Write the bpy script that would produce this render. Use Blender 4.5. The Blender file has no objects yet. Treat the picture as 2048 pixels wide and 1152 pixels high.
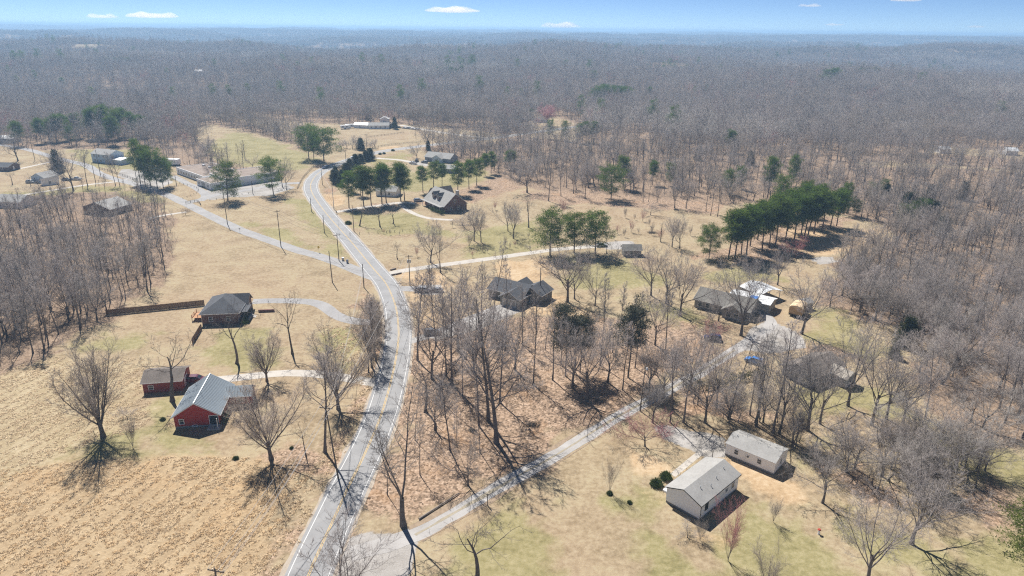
import bpy, math, random
import numpy as np
from mathutils import Vector, Matrix

SC = bpy.context.scene
COL = SC.collection
R = math.radians

# ------------------------------------------------------------------ camera
H = 80.0                      # drone height, metres
F = 1365.0                    # focal length in photo pixels (photo 2048 wide)
PITCH, ROLL = R(20.8), R(0.62)
fwd = np.array([0, math.cos(PITCH), -math.sin(PITCH)])
rt0 = np.array([1.0, 0, 0])
up0 = np.array([0, math.sin(PITCH), math.cos(PITCH)])
rt = math.cos(ROLL) * rt0 + math.sin(ROLL) * up0
up = -math.sin(ROLL) * rt0 + math.cos(ROLL) * up0
cam = bpy.data.cameras.new("camera")
cam.sensor_width = 36.0
cam.lens = F / 2048 * 36
cam.clip_start, cam.clip_end = 1.0, 60000
co = bpy.data.objects.new("camera", cam)
COL.objects.link(co)
M4 = Matrix.Identity(4)
for i in range(3):
    M4[i][0], M4[i][1], M4[i][2] = rt[i], up[i], -fwd[i]
M4[2][3] = H
co.matrix_world = M4
SC.camera = co

# ------------------------------------------------------------------ light
SUN_EL, SUN_AZ = R(52), R(-27)       # azimuth measured from +Y (view direction) towards +X
sd = Vector((math.sin(SUN_AZ) * math.cos(SUN_EL), math.cos(SUN_AZ) * math.cos(SUN_EL), math.sin(SUN_EL)))
world = bpy.data.worlds.new("World")
SC.world = world
world.use_nodes = True
wn, wl = world.node_tree.nodes, world.node_tree.links
wn.clear()
sky = wn.new("ShaderNodeTexSky")
sky.sky_type = 'NISHITA'
sky.sun_disc = False
sky.sun_elevation = SUN_EL
sky.sun_rotation = SUN_AZ
sky.altitude = 3000
sky.air_density = 0.5
sky.dust_density = 0.0
sky.ozone_density = 5.0
bg = wn.new("ShaderNodeBackground")
bg.inputs[1].default_value = 0.062
wo = wn.new("ShaderNodeOutputWorld")
wl.new(sky.outputs[0], bg.inputs[0])
wl.new(bg.outputs[0], wo.inputs[0])
sl = bpy.data.lights.new("sun", 'SUN')
sl.energy = 4.3
sl.angle = R(0.5)
sl.color = (1.0, 0.965, 0.92)
so = bpy.data.objects.new("sun", sl)
so.rotation_euler = sd.to_track_quat('Z', 'Y').to_euler()
COL.objects.link(so)
SC.view_settings.view_transform = 'Standard'
SC.view_settings.look = 'None'
SC.view_settings.exposure = 0.85
SC.view_settings.gamma = 1.0
SC.view_settings.use_curve_mapping = False
SC.cycles.max_bounces = 5
SC.cycles.diffuse_bounces = 3
SC.cycles.glossy_bounces = 2
SC.cycles.transmission_bounces = 3
SC.cycles.transparent_max_bounces = 6
SC.cycles.volume_bounces = 2
SC.cycles.use_denoising = False
SC.cycles.filter_width = 1.2
HAZE_DENSITY = 2.2e-4

# ------------------------------------------------------------------ helpers
def dirpx(px, py):
    return fwd * F + rt * (px - 1024) - up * (py - 576)

def G(px, py, z=0.0):
    """ground point seen at photo pixel (px, py)"""
    d = dirpx(px, py)
    t = (z - H) / d[2]
    return np.array([d[0] * t, d[1] * t, z])

def hgt(px, py, top):
    """height of an upright thing based at (px,py) whose top is at image row top"""
    g = G(px, py)
    d = dirpx(px, top)
    s = g[1] / d[1]
    return H + d[2] * s

def proj(x, y, z):
    v = np.stack([x, y, z - H], -1)
    zc = v @ fwd
    return 1024 + F * (v @ rt) / zc, 576 - F * (v @ up) / zc, zc

def sstep(a, b, x):
    t = np.clip((x - a) / (b - a), 0, 1)
    return t * t * (3 - 2 * t)

_ph = np.random.default_rng(11).uniform(0, 6.28, (14, 3))
def wav(x, y, wl_, k):
    a, b, c = _ph[k]
    return (np.sin(x / wl_ * 6.28 + a + 1.3 * np.sin(y / wl_ * 4.1 + c)) + np.sin(y / wl_ * 5.3 + b + 1.1 * np.sin(x / wl_ * 3.7 + a))) * .5

def terrain(x, y):
    x, y = np.asarray(x, float), np.asarray(y, float)
    d = np.hypot(x, y)
    n = .55 * wav(x * .8, y * 1.5, 2100, 0) + .4 * wav(x, y * 1.3, 1050, 1) + .22 * wav(x, y, 430, 2)
    h = (19 * sstep(620, 1200, d) + 24 * sstep(1200, 2200, d)) * n + sstep(2400, 5200, d) * (6 + 20 * (.6 * wav(x * .7, y * 1.4, 3100, 3) + .5 * wav(x, y, 1400, 4)))
    def hill(cx, cy, sx, sy, a): return a * np.exp(-((x - cx) / sx) ** 2 - ((y - cy) / sy) ** 2)
    h = h + hill(-700, 1850, 1000, 230, 36) + hill(-300, 2650, 2600, 430, -34) + hill(-1900, 3900, 2300, 420, 36) + hill(1500, 2050, 850, 330, 36)
    h = h + hill(300, 1450, 500, 160, 20) + hill(900, 3300, 1300, 300, 22) + hill(200, 5200, 3000, 500, 24) + hill(2600, 5000, 1600, 500, 20)
    return np.where(h > 36, 36 + 10 * np.tanh((h - 36) / 10), h)

def mesh_np(name, V, quads=None, tris=None, mat=None, smooth=False):
    me = bpy.data.meshes.new(name)
    V = np.asarray(V, np.float32).reshape(-1, 3)
    qs = np.zeros((0, 4), np.int32) if quads is None else np.asarray(quads, np.int32).reshape(-1, 4)
    ts = np.zeros((0, 3), np.int32) if tris is None else np.asarray(tris, np.int32).reshape(-1, 3)
    me.vertices.add(len(V))
    me.vertices.foreach_set("co", V.ravel())
    me.loops.add(qs.size + ts.size)
    me.loops.foreach_set("vertex_index", np.concatenate([qs.ravel(), ts.ravel()]))
    me.polygons.add(len(qs) + len(ts))
    st = np.concatenate([np.arange(len(qs)) * 4, qs.size + np.arange(len(ts)) * 3]).astype(np.int32)
    me.polygons.foreach_set("loop_start", st)
    if smooth:
        me.polygons.foreach_set("use_smooth", np.ones(len(qs) + len(ts), bool))
    me.update(calc_edges=True)
    if mat: me.materials.append(mat)
    return me

def link(name, me, parent=None, loc=(0, 0, 0), rz=0.0):
    o = bpy.data.objects.new(name, me)
    o.location = loc
    o.rotation_euler = (0, 0, rz)
    COL.objects.link(o)
    if parent is not None: o.parent = parent
    return o

def empty(name, loc, rz=0.0):
    o = bpy.data.objects.new(name, None)
    o.location = tuple(loc)
    o.rotation_euler = (0, 0, rz)
    o.empty_display_size = .5
    COL.objects.link(o)
    return o

def tag(o, label, cat, group=None):
    o["label"] = label
    o["category"] = cat
    if group: o["group"] = group
    return o

def struct(o):
    o["kind"] = "structure"
    return o

class MB:
    """collects boxes, tubes and faces into one mesh"""
    def __init__(s): s.v, s.f = [], []
    def add(s, vs, fs):
        b = len(s.v)
        s.v += [tuple(v) for v in vs]
        s.f += [tuple(b + i for i in f) for f in fs]
        return s
    def box(s, x0, x1, y0, y1, z0, z1):
        return s.add([(x, y, z) for z in (z0, z1) for x, y in ((x0, y0), (x1, y0), (x1, y1), (x0, y1))],
                     [(3, 2, 1, 0), (4, 5, 6, 7), (0, 1, 5, 4), (1, 2, 6, 5), (2, 3, 7, 6), (3, 0, 4, 7)])
    def tube(s, a, b, r0, r1=None, n=8, cap=True):
        r1 = r0 if r1 is None else r1
        a, b = Vector(a), Vector(b)
        d = (b - a).normalized()
        u = d.orthogonal().normalized()
        w = d.cross(u)
        vs = []
        for c, r in ((a, r0), (b, r1)):
            for k in range(n):
                t = 2 * math.pi * k / n
                vs.append(c + (u * math.cos(t) + w * math.sin(t)) * r)
        fs = [(k, (k + 1) % n, n + (k + 1) % n, n + k) for k in range(n)]
        if cap: fs += [tuple(range(n - 1, -1, -1)), tuple(range(n, 2 * n))]
        return s.add(vs, fs)
    def prism(s, prof, axis_x0, axis_x1):
        """profile of (y,z) points extruded along x"""
        n = len(prof)
        vs = [(axis_x0, y, z) for y, z in prof] + [(axis_x1, y, z) for y, z in prof]
        fs = [(k, (k + 1) % n, n + (k + 1) % n, n + k) for k in range(n)]
        fs += [tuple(range(n - 1, -1, -1)), tuple(range(n, 2 * n))]
        return s.add(vs, fs)
    def mesh(s, name, mat):
        me = bpy.data.meshes.new(name)
        me.from_pydata(s.v, [], s.f)
        import bmesh
        bm = bmesh.new(); bm.from_mesh(me)
        bmesh.ops.recalc_face_normals(bm, faces=bm.faces)
        bm.to_mesh(me); bm.free()
        me.materials.append(mat)
        return me
    def build(s, name, mat, parent=None, loc=(0, 0, 0), rz=0.0):
        return link(name, s.mesh(name, mat), parent, loc, rz)

def ordinal(i):
    W = "first second third fourth fifth sixth seventh eighth ninth tenth eleventh twelfth thirteenth fourteenth fifteenth sixteenth seventeenth eighteenth nineteenth twentieth".split()
    if i < 20: return W[i]
    t = {2: "twenty", 3: "thirty", 4: "forty"}.get((i + 1) // 10, "fifty")
    return (t[:-1] + "ieth") if (i + 1) % 10 == 0 else t + "-" + W[(i + 1) % 10 - 1]

# ------------------------------------------------------------------ materials
def mat_new(name):
    m = bpy.data.materials.new(name)
    m.use_nodes = True
    nt = m.node_tree
    return m, nt.nodes, nt.links, nt.nodes["Principled BSDF"]

def noise(n, l, scale, detail=4, rough=.55, vec=None, dist=0.0):
    t = n.new("ShaderNodeTexNoise")
    t.inputs["Scale"].default_value = scale
    t.inputs["Detail"].default_value = detail
    t.inputs["Roughness"].default_value = rough
    t.inputs["Distortion"].default_value = dist
    if vec is not None: l.new(vec, t.inputs["Vector"])
    return t.outputs["Fac"]

def ramp(n, l, fac, stops):
    r = n.new("ShaderNodeValToRGB")
    e = r.color_ramp.elements
    while len(e) < len(stops): e.new(.5)
    for k, (p, c) in enumerate(stops):
        e[k].position = p
        e[k].color = (c, c, c, 1) if isinstance(c, (int, float)) else (*c, 1)
    l.new(fac, r.inputs[0])
    return r.outputs[0]

def mix(n, l, fac, a, b, mode='MIX'):
    m = n.new("ShaderNodeMix")
    m.data_type = 'RGBA'
    m.blend_type = mode
    for s, v in ((m.inputs[0], fac), (m.inputs[6], a), (m.inputs[7], b)):
        if isinstance(v, (int, float)): s.default_value = v
        elif isinstance(v, tuple): s.default_value = (*v, 1)
        else: l.new(v, s)
    return m.outputs[2]

def mth(n, l, op, a, b=None, clamp=False):
    m = n.new("ShaderNodeMath")
    m.operation = op
    m.use_clamp = clamp
    for k, v in enumerate((a, b)):
        if v is None: continue
        if isinstance(v, (int, float)): m.inputs[k].default_value = v
        else: l.new(v, m.inputs[k])
    return m.outputs[0]

def bump(n, l, h, strength, dist):
    b = n.new("ShaderNodeBump")
    b.inputs["Strength"].default_value = strength
    b.inputs["Distance"].default_value = dist
    l.new(h, b.inputs["Height"])
    return b.outputs[0]

def simple(name, col, rough=.8, var=.25, scale=1.5, metal=0.0, bmp=0.0, spec=.3, streak=False):
    m, n, l, b = mat_new(name)
    tc = n.new("ShaderNodeTexCoord").outputs["Object"]
    vec = tc
    if streak:
        mp = n.new("ShaderNodeMapping"); mp.inputs["Scale"].default_value = (1, 1, .12)
        l.new(tc, mp.inputs[0]); vec = mp.outputs[0]
    f = noise(n, l, scale, 6, .65, vec)
    f2 = noise(n, l, scale * 9, 3, .6, vec)
    f = mth(n, l, 'ADD', mth(n, l, 'MULTIPLY', f, .6), mth(n, l, 'MULTIPLY', f2, .4))
    lo = tuple(c * (1 - var) for c in col)
    hi = tuple(min(.95, c * (1 + var)) for c in col)
    l.new(ramp(n, l, f, [(.32, lo), (.68, hi)]), b.inputs["Base Color"])
    b.inputs["Roughness"].default_value = rough
    b.inputs["Metallic"].default_value = metal
    b.inputs["Specular IOR Level"].default_value = spec
    if bmp: l.new(bump(n, l, f2, .6, bmp), b.inputs["Normal"])
    return m

def shingle_mat(name, col, var=.3):
    m, n, l, b = mat_new(name)
    tc = n.new("ShaderNodeTexCoord").outputs["Object"]
    mp = n.new("ShaderNodeMapping"); l.new(tc, mp.inputs[0]); mp.inputs["Scale"].default_value = (1, 1, 1)
    br = noise(n, l, 3.2, 2, .5, tc)
    big = noise(n, l, .35, 4, .6, tc)
    fine = noise(n, l, 14, 2, .6, tc)
    f = mth(n, l, 'ADD', mth(n, l, 'MULTIPLY', br, .35), mth(n, l, 'ADD', mth(n, l, 'MULTIPLY', big, .4), mth(n, l, 'MULTIPLY', fine, .25)))
    l.new(ramp(n, l, f, [(.33, tuple(c * (1 - var) for c in col)), (.66, tuple(c * (1 + var) for c in col))]), b.inputs["Base Color"])
    b.inputs["Roughness"].default_value = .9
    b.inputs["Specular IOR Level"].default_value = .2
    l.new(bump(n, l, fine, .5, .02), b.inputs["Normal"])
    return m

def brick_mat(name, c1, c2, mortar):
    m, n, l, b = mat_new(name)
    tc = n.new("ShaderNodeTexCoord").outputs["Object"]
    sep = n.new("ShaderNodeSeparateXYZ"); l.new(tc, sep.inputs[0])
    cmb = n.new("ShaderNodeCombineXYZ")
    l.new(mth(n, l, 'ADD', sep.outputs[0], sep.outputs[1]), cmb.inputs[0]); l.new(sep.outputs[2], cmb.inputs[1])
    t = n.new("ShaderNodeTexBrick")
    t.inputs["Scale"].default_value = 4.4
    t.inputs["Color1"].default_value = (*c1, 1); t.inputs["Color2"].default_value = (*c2, 1); t.inputs["Mortar"].default_value = (*mortar, 1)
    t.inputs["Mortar Size"].default_value = .025
    l.new(cmb.outputs[0], t.inputs["Vector"])
    f = noise(n, l, .6, 4, .6, tc)
    l.new(mix(n, l, .5, t.outputs[0], ramp(n, l, f, [(.3, .6), (.7, 1.0)]), 'MULTIPLY'), b.inputs["Base Color"])
    b.inputs["Roughness"].default_value = .9
    return m

def bark_mat(name, lo, hi, rnd=.35, warm=(.36, .27, .25)):
    m, n, l, b = mat_new(name)
    tc = n.new("ShaderNodeTexCoord").outputs["Object"]
    oi = n.new("ShaderNodeObjectInfo")
    f = noise(n, l, 1.3, 5, .65, tc)
    c = ramp(n, l, f, [(.3, lo), (.7, hi)])
    c = mix(n, l, mth(n, l, 'MULTIPLY', oi.outputs["Random"], rnd), c, warm)
    v = ramp(n, l, oi.outputs["Random"], [(0, .72), (.5, 1.0), (.75, .8), (1, 1.1)])
    l.new(mix(n, l, 1.0, c, v, 'MULTIPLY'), b.inputs["Base Color"])
    b.inputs["Roughness"].default_value = .9
    b.inputs["Specular IOR Level"].default_value = .15
    return m

def leaf_mat(name, lo, hi, trans=.25, rnd=.3, alt=(.12, .13, .03)):
    m, n, l, b = mat_new(name)
    tc = n.new("ShaderNodeTexCoord").outputs["Object"]
    oi = n.new("ShaderNodeObjectInfo")
    f = mth(n, l, 'ADD', mth(n, l, 'MULTIPLY', noise(n, l, .5, 3, .6, tc), .55), mth(n, l, 'MULTIPLY', noise(n, l, 3.5, 2, .6, tc), .45))
    c = ramp(n, l, f, [(.33, lo), (.67, hi)])
    c = mix(n, l, mth(n, l, 'MULTIPLY', oi.outputs["Random"], rnd), c, alt)
    l.new(c, b.inputs["Base Color"])
    b.inputs["Roughness"].default_value = .7
    b.inputs["Specular IOR Level"].default_value = .06
    tr = n.new("ShaderNodeBsdfTranslucent")
    l.new(mix(n, l, 1.0, c, (1.0, 1.1, .6), 'MULTIPLY'), tr.inputs[0])
    ms = n.new("ShaderNodeMixShader"); ms.inputs[0].default_value = trans
    l.new(b.outputs[0], ms.inputs[1]); l.new(tr.outputs[0], ms.inputs[2])
    l.new(ms.outputs[0], n["Material Output"].inputs[0])
    return m

MT = dict(
    bark=bark_mat("bark", (.1, .086, .076), (.225, .2, .18), .15),
    twig=bark_mat("twigs", (.275, .245, .222), (.42, .383, .353), .5, (.42, .345, .315)),
    twig_pale=bark_mat("pale_twigs", (.38, .345, .31), (.52, .48, .44), .3, (.5, .42, .36)),
    twig_dark=bark_mat("dark_twigs", (.14, .12, .105), (.25, .22, .2), .2),
    twig_pink=bark_mat("budding_twigs", (.36, .15, .15), (.5, .24, .23), .2, (.45, .2, .2)),
    twig_rose=bark_mat("rose_buds", (.42, .2, .2), (.55, .33, .33), .15, (.5, .28, .28)),
    twig_tan=bark_mat("tan_twigs", (.28, .235, .195), (.42, .365, .31), .3, (.4, .31, .26)),
    pinebark=bark_mat("pine_bark", (.11, .075, .055), (.2, .14, .105), .2),
    pine=leaf_mat("pine_needles", (.062, .108, .024), (.155, .215, .048), .5, .35, (.125, .135, .035)),
    pine_bright=leaf_mat("bright_needles", (.07, .11, .02), (.16, .19, .045), .42, .2, (.15, .15, .04)),
    cedar=leaf_mat("cedar_foliage", (.035, .05, .022), (.06, .07, .03), .15, .4, (.085, .07, .035)),
    ivy=leaf_mat("ivy_leaves", (.065, .072, .05), (.15, .152, .12), .12, .2, (.07, .07, .05)),
    box=leaf_mat("boxwood_leaves", (.03, .055, .015), (.09, .12, .035), .2, .2),
    white=simple("white_siding", (.86, .86, .85), .6, .05, .8, streak=True),
    trim=simple("white_trim", (.8, .8, .79), .5, .04),
    red=simple("red_siding", (.36, .035, .032), .6, .12, .8, streak=True),
    redbrick=brick_mat("red_brick", (.2, .075, .055), (.15, .055, .042), (.3, .26, .22)),
    paintbrick=brick_mat("red_painted_brick", (.33, .06, .045), (.27, .045, .035), (.3, .1, .08)),
    brownbrick=brick_mat("brown_brick", (.2, .12, .09), (.15, .085, .07), (.25, .22, .2)),
    greysid=simple("grey_siding", (.3, .29, .27), .7, .12, .9, streak=True),
    greystone=simple("grey_stone", (.22, .21, .185), .9, .45, 3.0),
    bluesid=simple("pale_blue_siding", (.5, .6, .68), .6, .08, .8, streak=True),
    bluegrey=simple("blue_grey_siding", (.27, .3, .36), .6, .1, .8, streak=True),
    shdark=shingle_mat("charcoal_shingles", (.095, .098, .105)),
    shgrey=shingle_mat("grey_shingles", (.33, .32, .3), .2),
    shbrown=shingle_mat("brown_shingles", (.17, .145, .125), .35),
    shwarm=shingle_mat("weathered_shingles", (.2, .19, .17), .35),
    shtan=shingle_mat("tan_shingles", (.42, .38, .32), .2),
    gravelroof=simple("gravel_flat_roof", (.27, .215, .175), .95, .3, .25),
    metalblue=simple("blue_grey_metal_roof", (.28, .32, .345), .5, .07, .4, .35, spec=.5),
    metalridge=simple("ridge_cap_metal", (.42, .455, .475), .45, .05, .4, .3, spec=.5),
    metalwhite=simple("white_metal_roof", (.72, .73, .72), .45, .1, .5, .0, spec=.5),
    glass=simple("window_glass", (.035, .045, .055), .12, .3, .6, spec=.6),
    glassblue=simple("bright_window_glass", (.12, .16, .2), .12, .4, .6, spec=.6),
    concrete=simple("concrete", (.47, .44, .4), .9, .16, .5),
    foundation=simple("block_foundation", (.27, .25, .225), .9, .2, 1.2),
    wood=simple("weathered_fence_wood", (.21, .125, .07), .85, .3, 1.2, streak=True),
    deck=simple("new_deck_wood", (.5, .27, .13), .75, .2, 1.0),
    palewood=simple("pale_pine_boards", (.6, .46, .3), .75, .15, 1.0),
    pole=simple("pole_wood", (.15, .125, .1), .9, .25, 2.0, streak=True),
    galv=simple("galvanised_steel", (.42, .44, .46), .45, .12, 3, .5, spec=.5),
    wire=simple("wire_metal", (.33, .32, .31), .5, .1, 3),
    black=simple("black_metal", (.025, .025, .028), .5, .2, 2),
    rubber=simple("tyre_rubber", (.02, .02, .02), .85, .2, 4),
    tan=simple("tan_canvas", (.5, .35, .2), .8, .15, .8),
    tanlight=simple("pale_tan_canvas", (.66, .5, .31), .8, .1, .8),
    tarp=simple("blue_tarpaulin", (.05, .2, .55), .5, .2, 1.5),
    log=simple("fallen_log_bark", (.26, .22, .19), .9, .3, 2),
    dirtpile=simple("brush_pile", (.1, .085, .07), .95, .4, 2),
    yellow=simple("yellow_sign_paint", (.75, .48, .03), .5, .06, 2),
    redpaint=simple("red_paint", (.4, .06, .04), .5, .15, 2),
    lampglow=simple("lamp_housing", (.6, .6, .58), .4, .1, 2),
)
def paint(name, col):
    m = simple(name, col, .28, .04, .5, 0.0, spec=.6)
    m.node_tree.nodes["Principled BSDF"].inputs["Coat Weight"].default_value = .5
    return m
PAINT = dict(white=paint("white_car_paint", (.75, .76, .77)), maroon=paint("maroon_car_paint", (.11, .018, .035)), blue=paint("blue_car_paint", (.04, .2, .55)),
             navy=paint("navy_car_paint", (.03, .05, .13)), grey=paint("grey_car_paint", (.2, .21, .23)), black=paint("black_car_paint", (.02, .021, .025)),
             silver=paint("silver_car_paint", (.46, .48, .5)))

# ------------------------------------------------------------------ land cover regions (photo outlines carried to the ground)
def poly(pts):
    return np.array([G(x, y)[:2] for x, y in pts])

def sdist(P, poly_):
    """signed distance (negative inside) of points P (N,2) to a polygon"""
    d = np.full(len(P), 1e12)
    ins = np.zeros(len(P), bool)
    n = len(poly_)
    for i in range(n):
        a, b = poly_[i], poly_[(i + 1) % n]
        ab = b - a
        t = np.clip(((P - a) @ ab) / (ab @ ab + 1e-12), 0, 1)
        q = P - a - t[:, None] * ab
        d = np.minimum(d, np.einsum('ij,ij->i', q, q))
        c = (a[1] > P[:, 1]) != (b[1] > P[:, 1])
        with np.errstate(divide='ignore', invalid='ignore'):
            xi = (b[0] - a[0]) * (P[:, 1] - a[1]) / (b[1] - a[1]) + a[0]
        ins ^= c & (P[:, 0] < xi)
    d = np.sqrt(d)
    return np.where(ins, -d, d)

OPEN = [poly(p) for p in [
    [(-500, 1700), (-500, 775), (0, 745), (60, 728), (120, 700), (180, 668), (215, 645), (275, 605), (338, 556), (352, 485), (345, 440), (325, 412), (380, 378), (520, 335), (600, 300),
     (740, 285), (830, 290), (890, 318), (960, 335), (1040, 372), (1100, 385), (1200, 382), (1300, 398), (1400, 402), (1440, 412), (1560, 402), (1690, 432), (1770, 452), (1790, 478),
     (1710, 512), (1655, 528), (1690, 548), (1640, 560), (1660, 610), (1730, 640), (1795, 650), (1840, 692), (1832, 760), (1865, 830), (1950, 872), (2060, 885), (2500, 905), (2500, 1700)],
    [(-500, 402), (0, 392), (120, 388), (210, 384), (330, 412), (400, 385), (430, 345), (300, 325), (262, 298), (150, 297), (60, 303), (0, 288), (-500, 284)],
    [(385, 258), (420, 249), (520, 268), (610, 298), (650, 318), (600, 347), (520, 337), (440, 328), (425, 320), (405, 292)],
    [(470, 238), (560, 240), (650, 247), (800, 248), (905, 258), (1010, 268), (1000, 284), (860, 290), (740, 291), (690, 306), (640, 290), (560, 262)],
    [(1055, 238), (1110, 233), (1180, 255), (1160, 283), (1055, 276)],
    [(1700, 325), (1765, 322), (2100, 345), (2100, 352), (1960, 338), (1760, 334)],
]]
CLEAR_FAR = [poly(p) for p in [
    [(1500, 143), (1545, 139), (1560, 147), (1515, 151)], [(1290, 150), (1372, 146), (1378, 153), (1300, 158)], [(155, 118), (232, 116), (240, 119), (160, 122)],
    [(380, 160), (412, 158), (416, 163), (384, 165)], [(795, 158), (830, 156), (834, 162), (800, 165)], [(560, 212), (640, 216), (636, 224), (558, 220)],
    [(1850, 296), (1905, 294), (2030, 305), (2030, 316), (1860, 308)],
    [(330, 222), (420, 226), (416, 236), (330, 232)], [(1630, 92), (1690, 92), (1690, 95), (1630, 95)], [(1990, 300), (2100, 305), (2100, 322), (1980, 315)]]]

GREEN = [poly(p) for p in [
    [(390, 300), (470, 262), (560, 285), (640, 318), (600, 342), (450, 328)],
    [(140, 705), (190, 680), (270, 665), (320, 662), (230, 705)], [(385, 700), (480, 672), (500, 720), (480, 740), (400, 735)],
    [(105, 880), (200, 850), (300, 850), (280, 920), (120, 925)], [(285, 800), (350, 780), (350, 860), (470, 880), (430, 905), (290, 890)],
    [(640, 650), (730, 660), (725, 740), (690, 740)], [(430, 650), (540, 660), (560, 740), (430, 740)],
    [(1000, 1000), (1100, 1005), (1120, 1080), (1080, 1200), (880, 1200), (930, 1090)], [(1250, 1030), (1340, 1060), (1380, 1120), (1400, 1250), (1300, 1160)],
    [(1480, 1010), (1640, 1030), (1700, 1120), (1640, 1250), (1440, 1200), (1430, 1080)], [(1900, 1080), (2000, 1060), (2150, 1100), (2100, 1250), (1960, 1200)],
    [(1640, 1020), (1800, 1060), (1900, 1120), (1700, 1150)], [(1570, 660), (1700, 640), (1790, 700), (1740, 720), (1640, 690)], [(1640, 590), (1690, 600), (1680, 640), (1630, 630)],
    [(1430, 540), (1520, 520), (1560, 560), (1480, 566), (1420, 560)], [(1140, 520), (1260, 520), (1330, 560), (1220, 590), (1120, 560)], [(700, 425), (840, 430), (900, 470), (800, 470), (720, 460)],
    [(930, 460), (1090, 440), (1100, 490), (940, 520)], [(1600, 760), (1760, 770), (1800, 830), (1640, 840)],
    [(1240, 1010), (1340, 990), (1350, 1060), (1260, 1060)], [(860, 330), (980, 325), (970, 365), (870, 365)], [(735, 320), (800, 305), (830, 312), (745, 335)], [(770, 345), (940, 345), (940, 375), (770, 385)],
    [(0, 385), (200, 372), (330, 385), (325, 410), (120, 400), (0, 400)], [(1310, 610), (1390, 620), (1440, 660), (1330, 660)], [(575, 400), (625, 395), (660, 450), (700, 520), (660, 500)],
    [(480, 440), (560, 455), (640, 500), (560, 480)], [(140, 300), (260, 300), (280, 345), (160, 330)], [(1830, 850), (2100, 900), (2100, 990), (1900, 930)], [(1560, 870), (1640, 880), (1650, 940), (1600, 930)],
]]
LEAF = [poly(p) for p in [
    [(812, 640), (900, 650), (1060, 630), (1200, 640), (1330, 650), (1470, 655), (1440, 700), (1250, 815), (1000, 960), (845, 1060), (735, 1070), (745, 960), (800, 850)],
    [(700, 800), (735, 790), (700, 880), (610, 1050), (540, 1160), (505, 1160), (560, 1050), (650, 930)],
    [(1220, 640), (1330, 640), (1420, 690), (1300, 770), (1240, 780)], [(1260, 845), (1420, 770), (1560, 860), (1700, 960), (1850, 1000), (1990, 985), (2050, 1060), (1860, 1040), (1700, 980), (1560, 880), (1400, 820)],
    [(640, 330), (680, 420), (760, 410), (850, 400), (900, 390), (1000, 350), (1040, 370), (980, 400), (900, 405), (700, 420), (660, 400)],
    [(1430, 640), (1500, 660), (1450, 680), (1400, 665)], [(1600, 690), (1680, 700), (1690, 745), (1620, 720)], [(1040, 385), (1250, 380), (1440, 405), (1440, 430), (1200, 410), (1050, 400)],
    [(1400, 515), (1500, 470), (1640, 430), (1700, 440), (1680, 475), (1500, 535)], [(730, 560), (750, 640), (775, 740), (725, 770), (730, 650)], [(540, 905), (640, 910), (600, 960), (560, 980), (470, 960)],
]]
STRAW = [poly(p) for p in [[(-600, 1800), (-600, 905), (0, 950), (120, 935), (280, 925), (470, 915), (600, 960), (560, 1060), (490, 1180), (300, 1800)]]]
MEADOW = [poly(p) for p in [[(-600, 930), (-600, 775), (0, 745), (130, 715), (280, 720), (290, 850), (120, 900), (0, 950)]]]
DIRT = [poly(p) for p in [
    [(990, 520), (1110, 515), (1120, 545), (1080, 560), (1000, 560)], [(800, 550), (880, 540), (900, 590), (830, 600)], [(645, 390), (690, 385), (690, 415), (660, 415)], [(760, 296), (800, 291), (800, 296), (765, 300)],
    [(1470, 920), (1580, 945), (1620, 1000), (1560, 1010), (1490, 960)], [(1320, 1000), (1335, 1020), (1440, 1080), (1390, 1070)], [(820, 590), (900, 600), (930, 650), (840, 660), (825, 620)],
    [(1580, 460), (1780, 455), (1700, 505), (1600, 510)], [(1260, 905), (1330, 940), (1320, 950), (1265, 915)], [(80, 280), (260, 268), (270, 280), (120, 290)], [(1000, 560), (1120, 590), (1180, 640), (1060, 630)],
]]
GRAVEL = [poly(p) for p in [
    [(690, 1085), (735, 1062), (800, 1068), (850, 1052), (905, 1022), (905, 1040), (850, 1075), (820, 1130), (800, 1260), (600, 1300), (640, 1150)],
    [(1285, 846), (1330, 848), (1450, 876), (1455, 910), (1410, 918), (1380, 900), (1335, 882)], [(1500, 655), (1540, 640), (1600, 665), (1612, 695), (1560, 705), (1480, 700)],
    [(1620, 517), (1660, 513), (1680, 525), (1640, 530)], [(1205, 484), (1262, 482), (1275, 498), (1212, 500)], [(455, 365), (560, 362), (590, 375), (540, 392), (460, 395), (420, 400), (400, 385)],
    [(820, 322), (855, 326), (860, 333), (820, 330)], [(245, 338), (335, 345), (345, 365), (300, 385), (260, 365), (235, 350)], [(830, 675), (880, 655), (1000, 610), (1050, 618), (960, 660), (880, 680)],
    [(830, 570), (880, 570), (890, 588), (840, 590)]]]

def cover(P, polys, soft, jitter):
    n1 = wav(P[:, 0], P[:, 1], 23, 5) + .6 * wav(P[:, 0], P[:, 1], 8.5, 6) + .4 * wav(P[:, 0], P[:, 1], 3.7, 7)
    m = np.zeros(len(P))
    for p in polys:
        lo, hi = p.min(0) - soft * 3 - jitter * 3, p.max(0) + soft * 3 + jitter * 3
        k = np.where((P[:, 0] > lo[0]) & (P[:, 0] < hi[0]) & (P[:, 1] > lo[1]) & (P[:, 1] < hi[1]))[0]
        if len(k) == 0: continue
        d = sdist(P[k], p) + n1[k] * jitter
        m[k] = np.maximum(m[k], 1 - sstep(-soft, soft, d))
    return m

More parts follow.
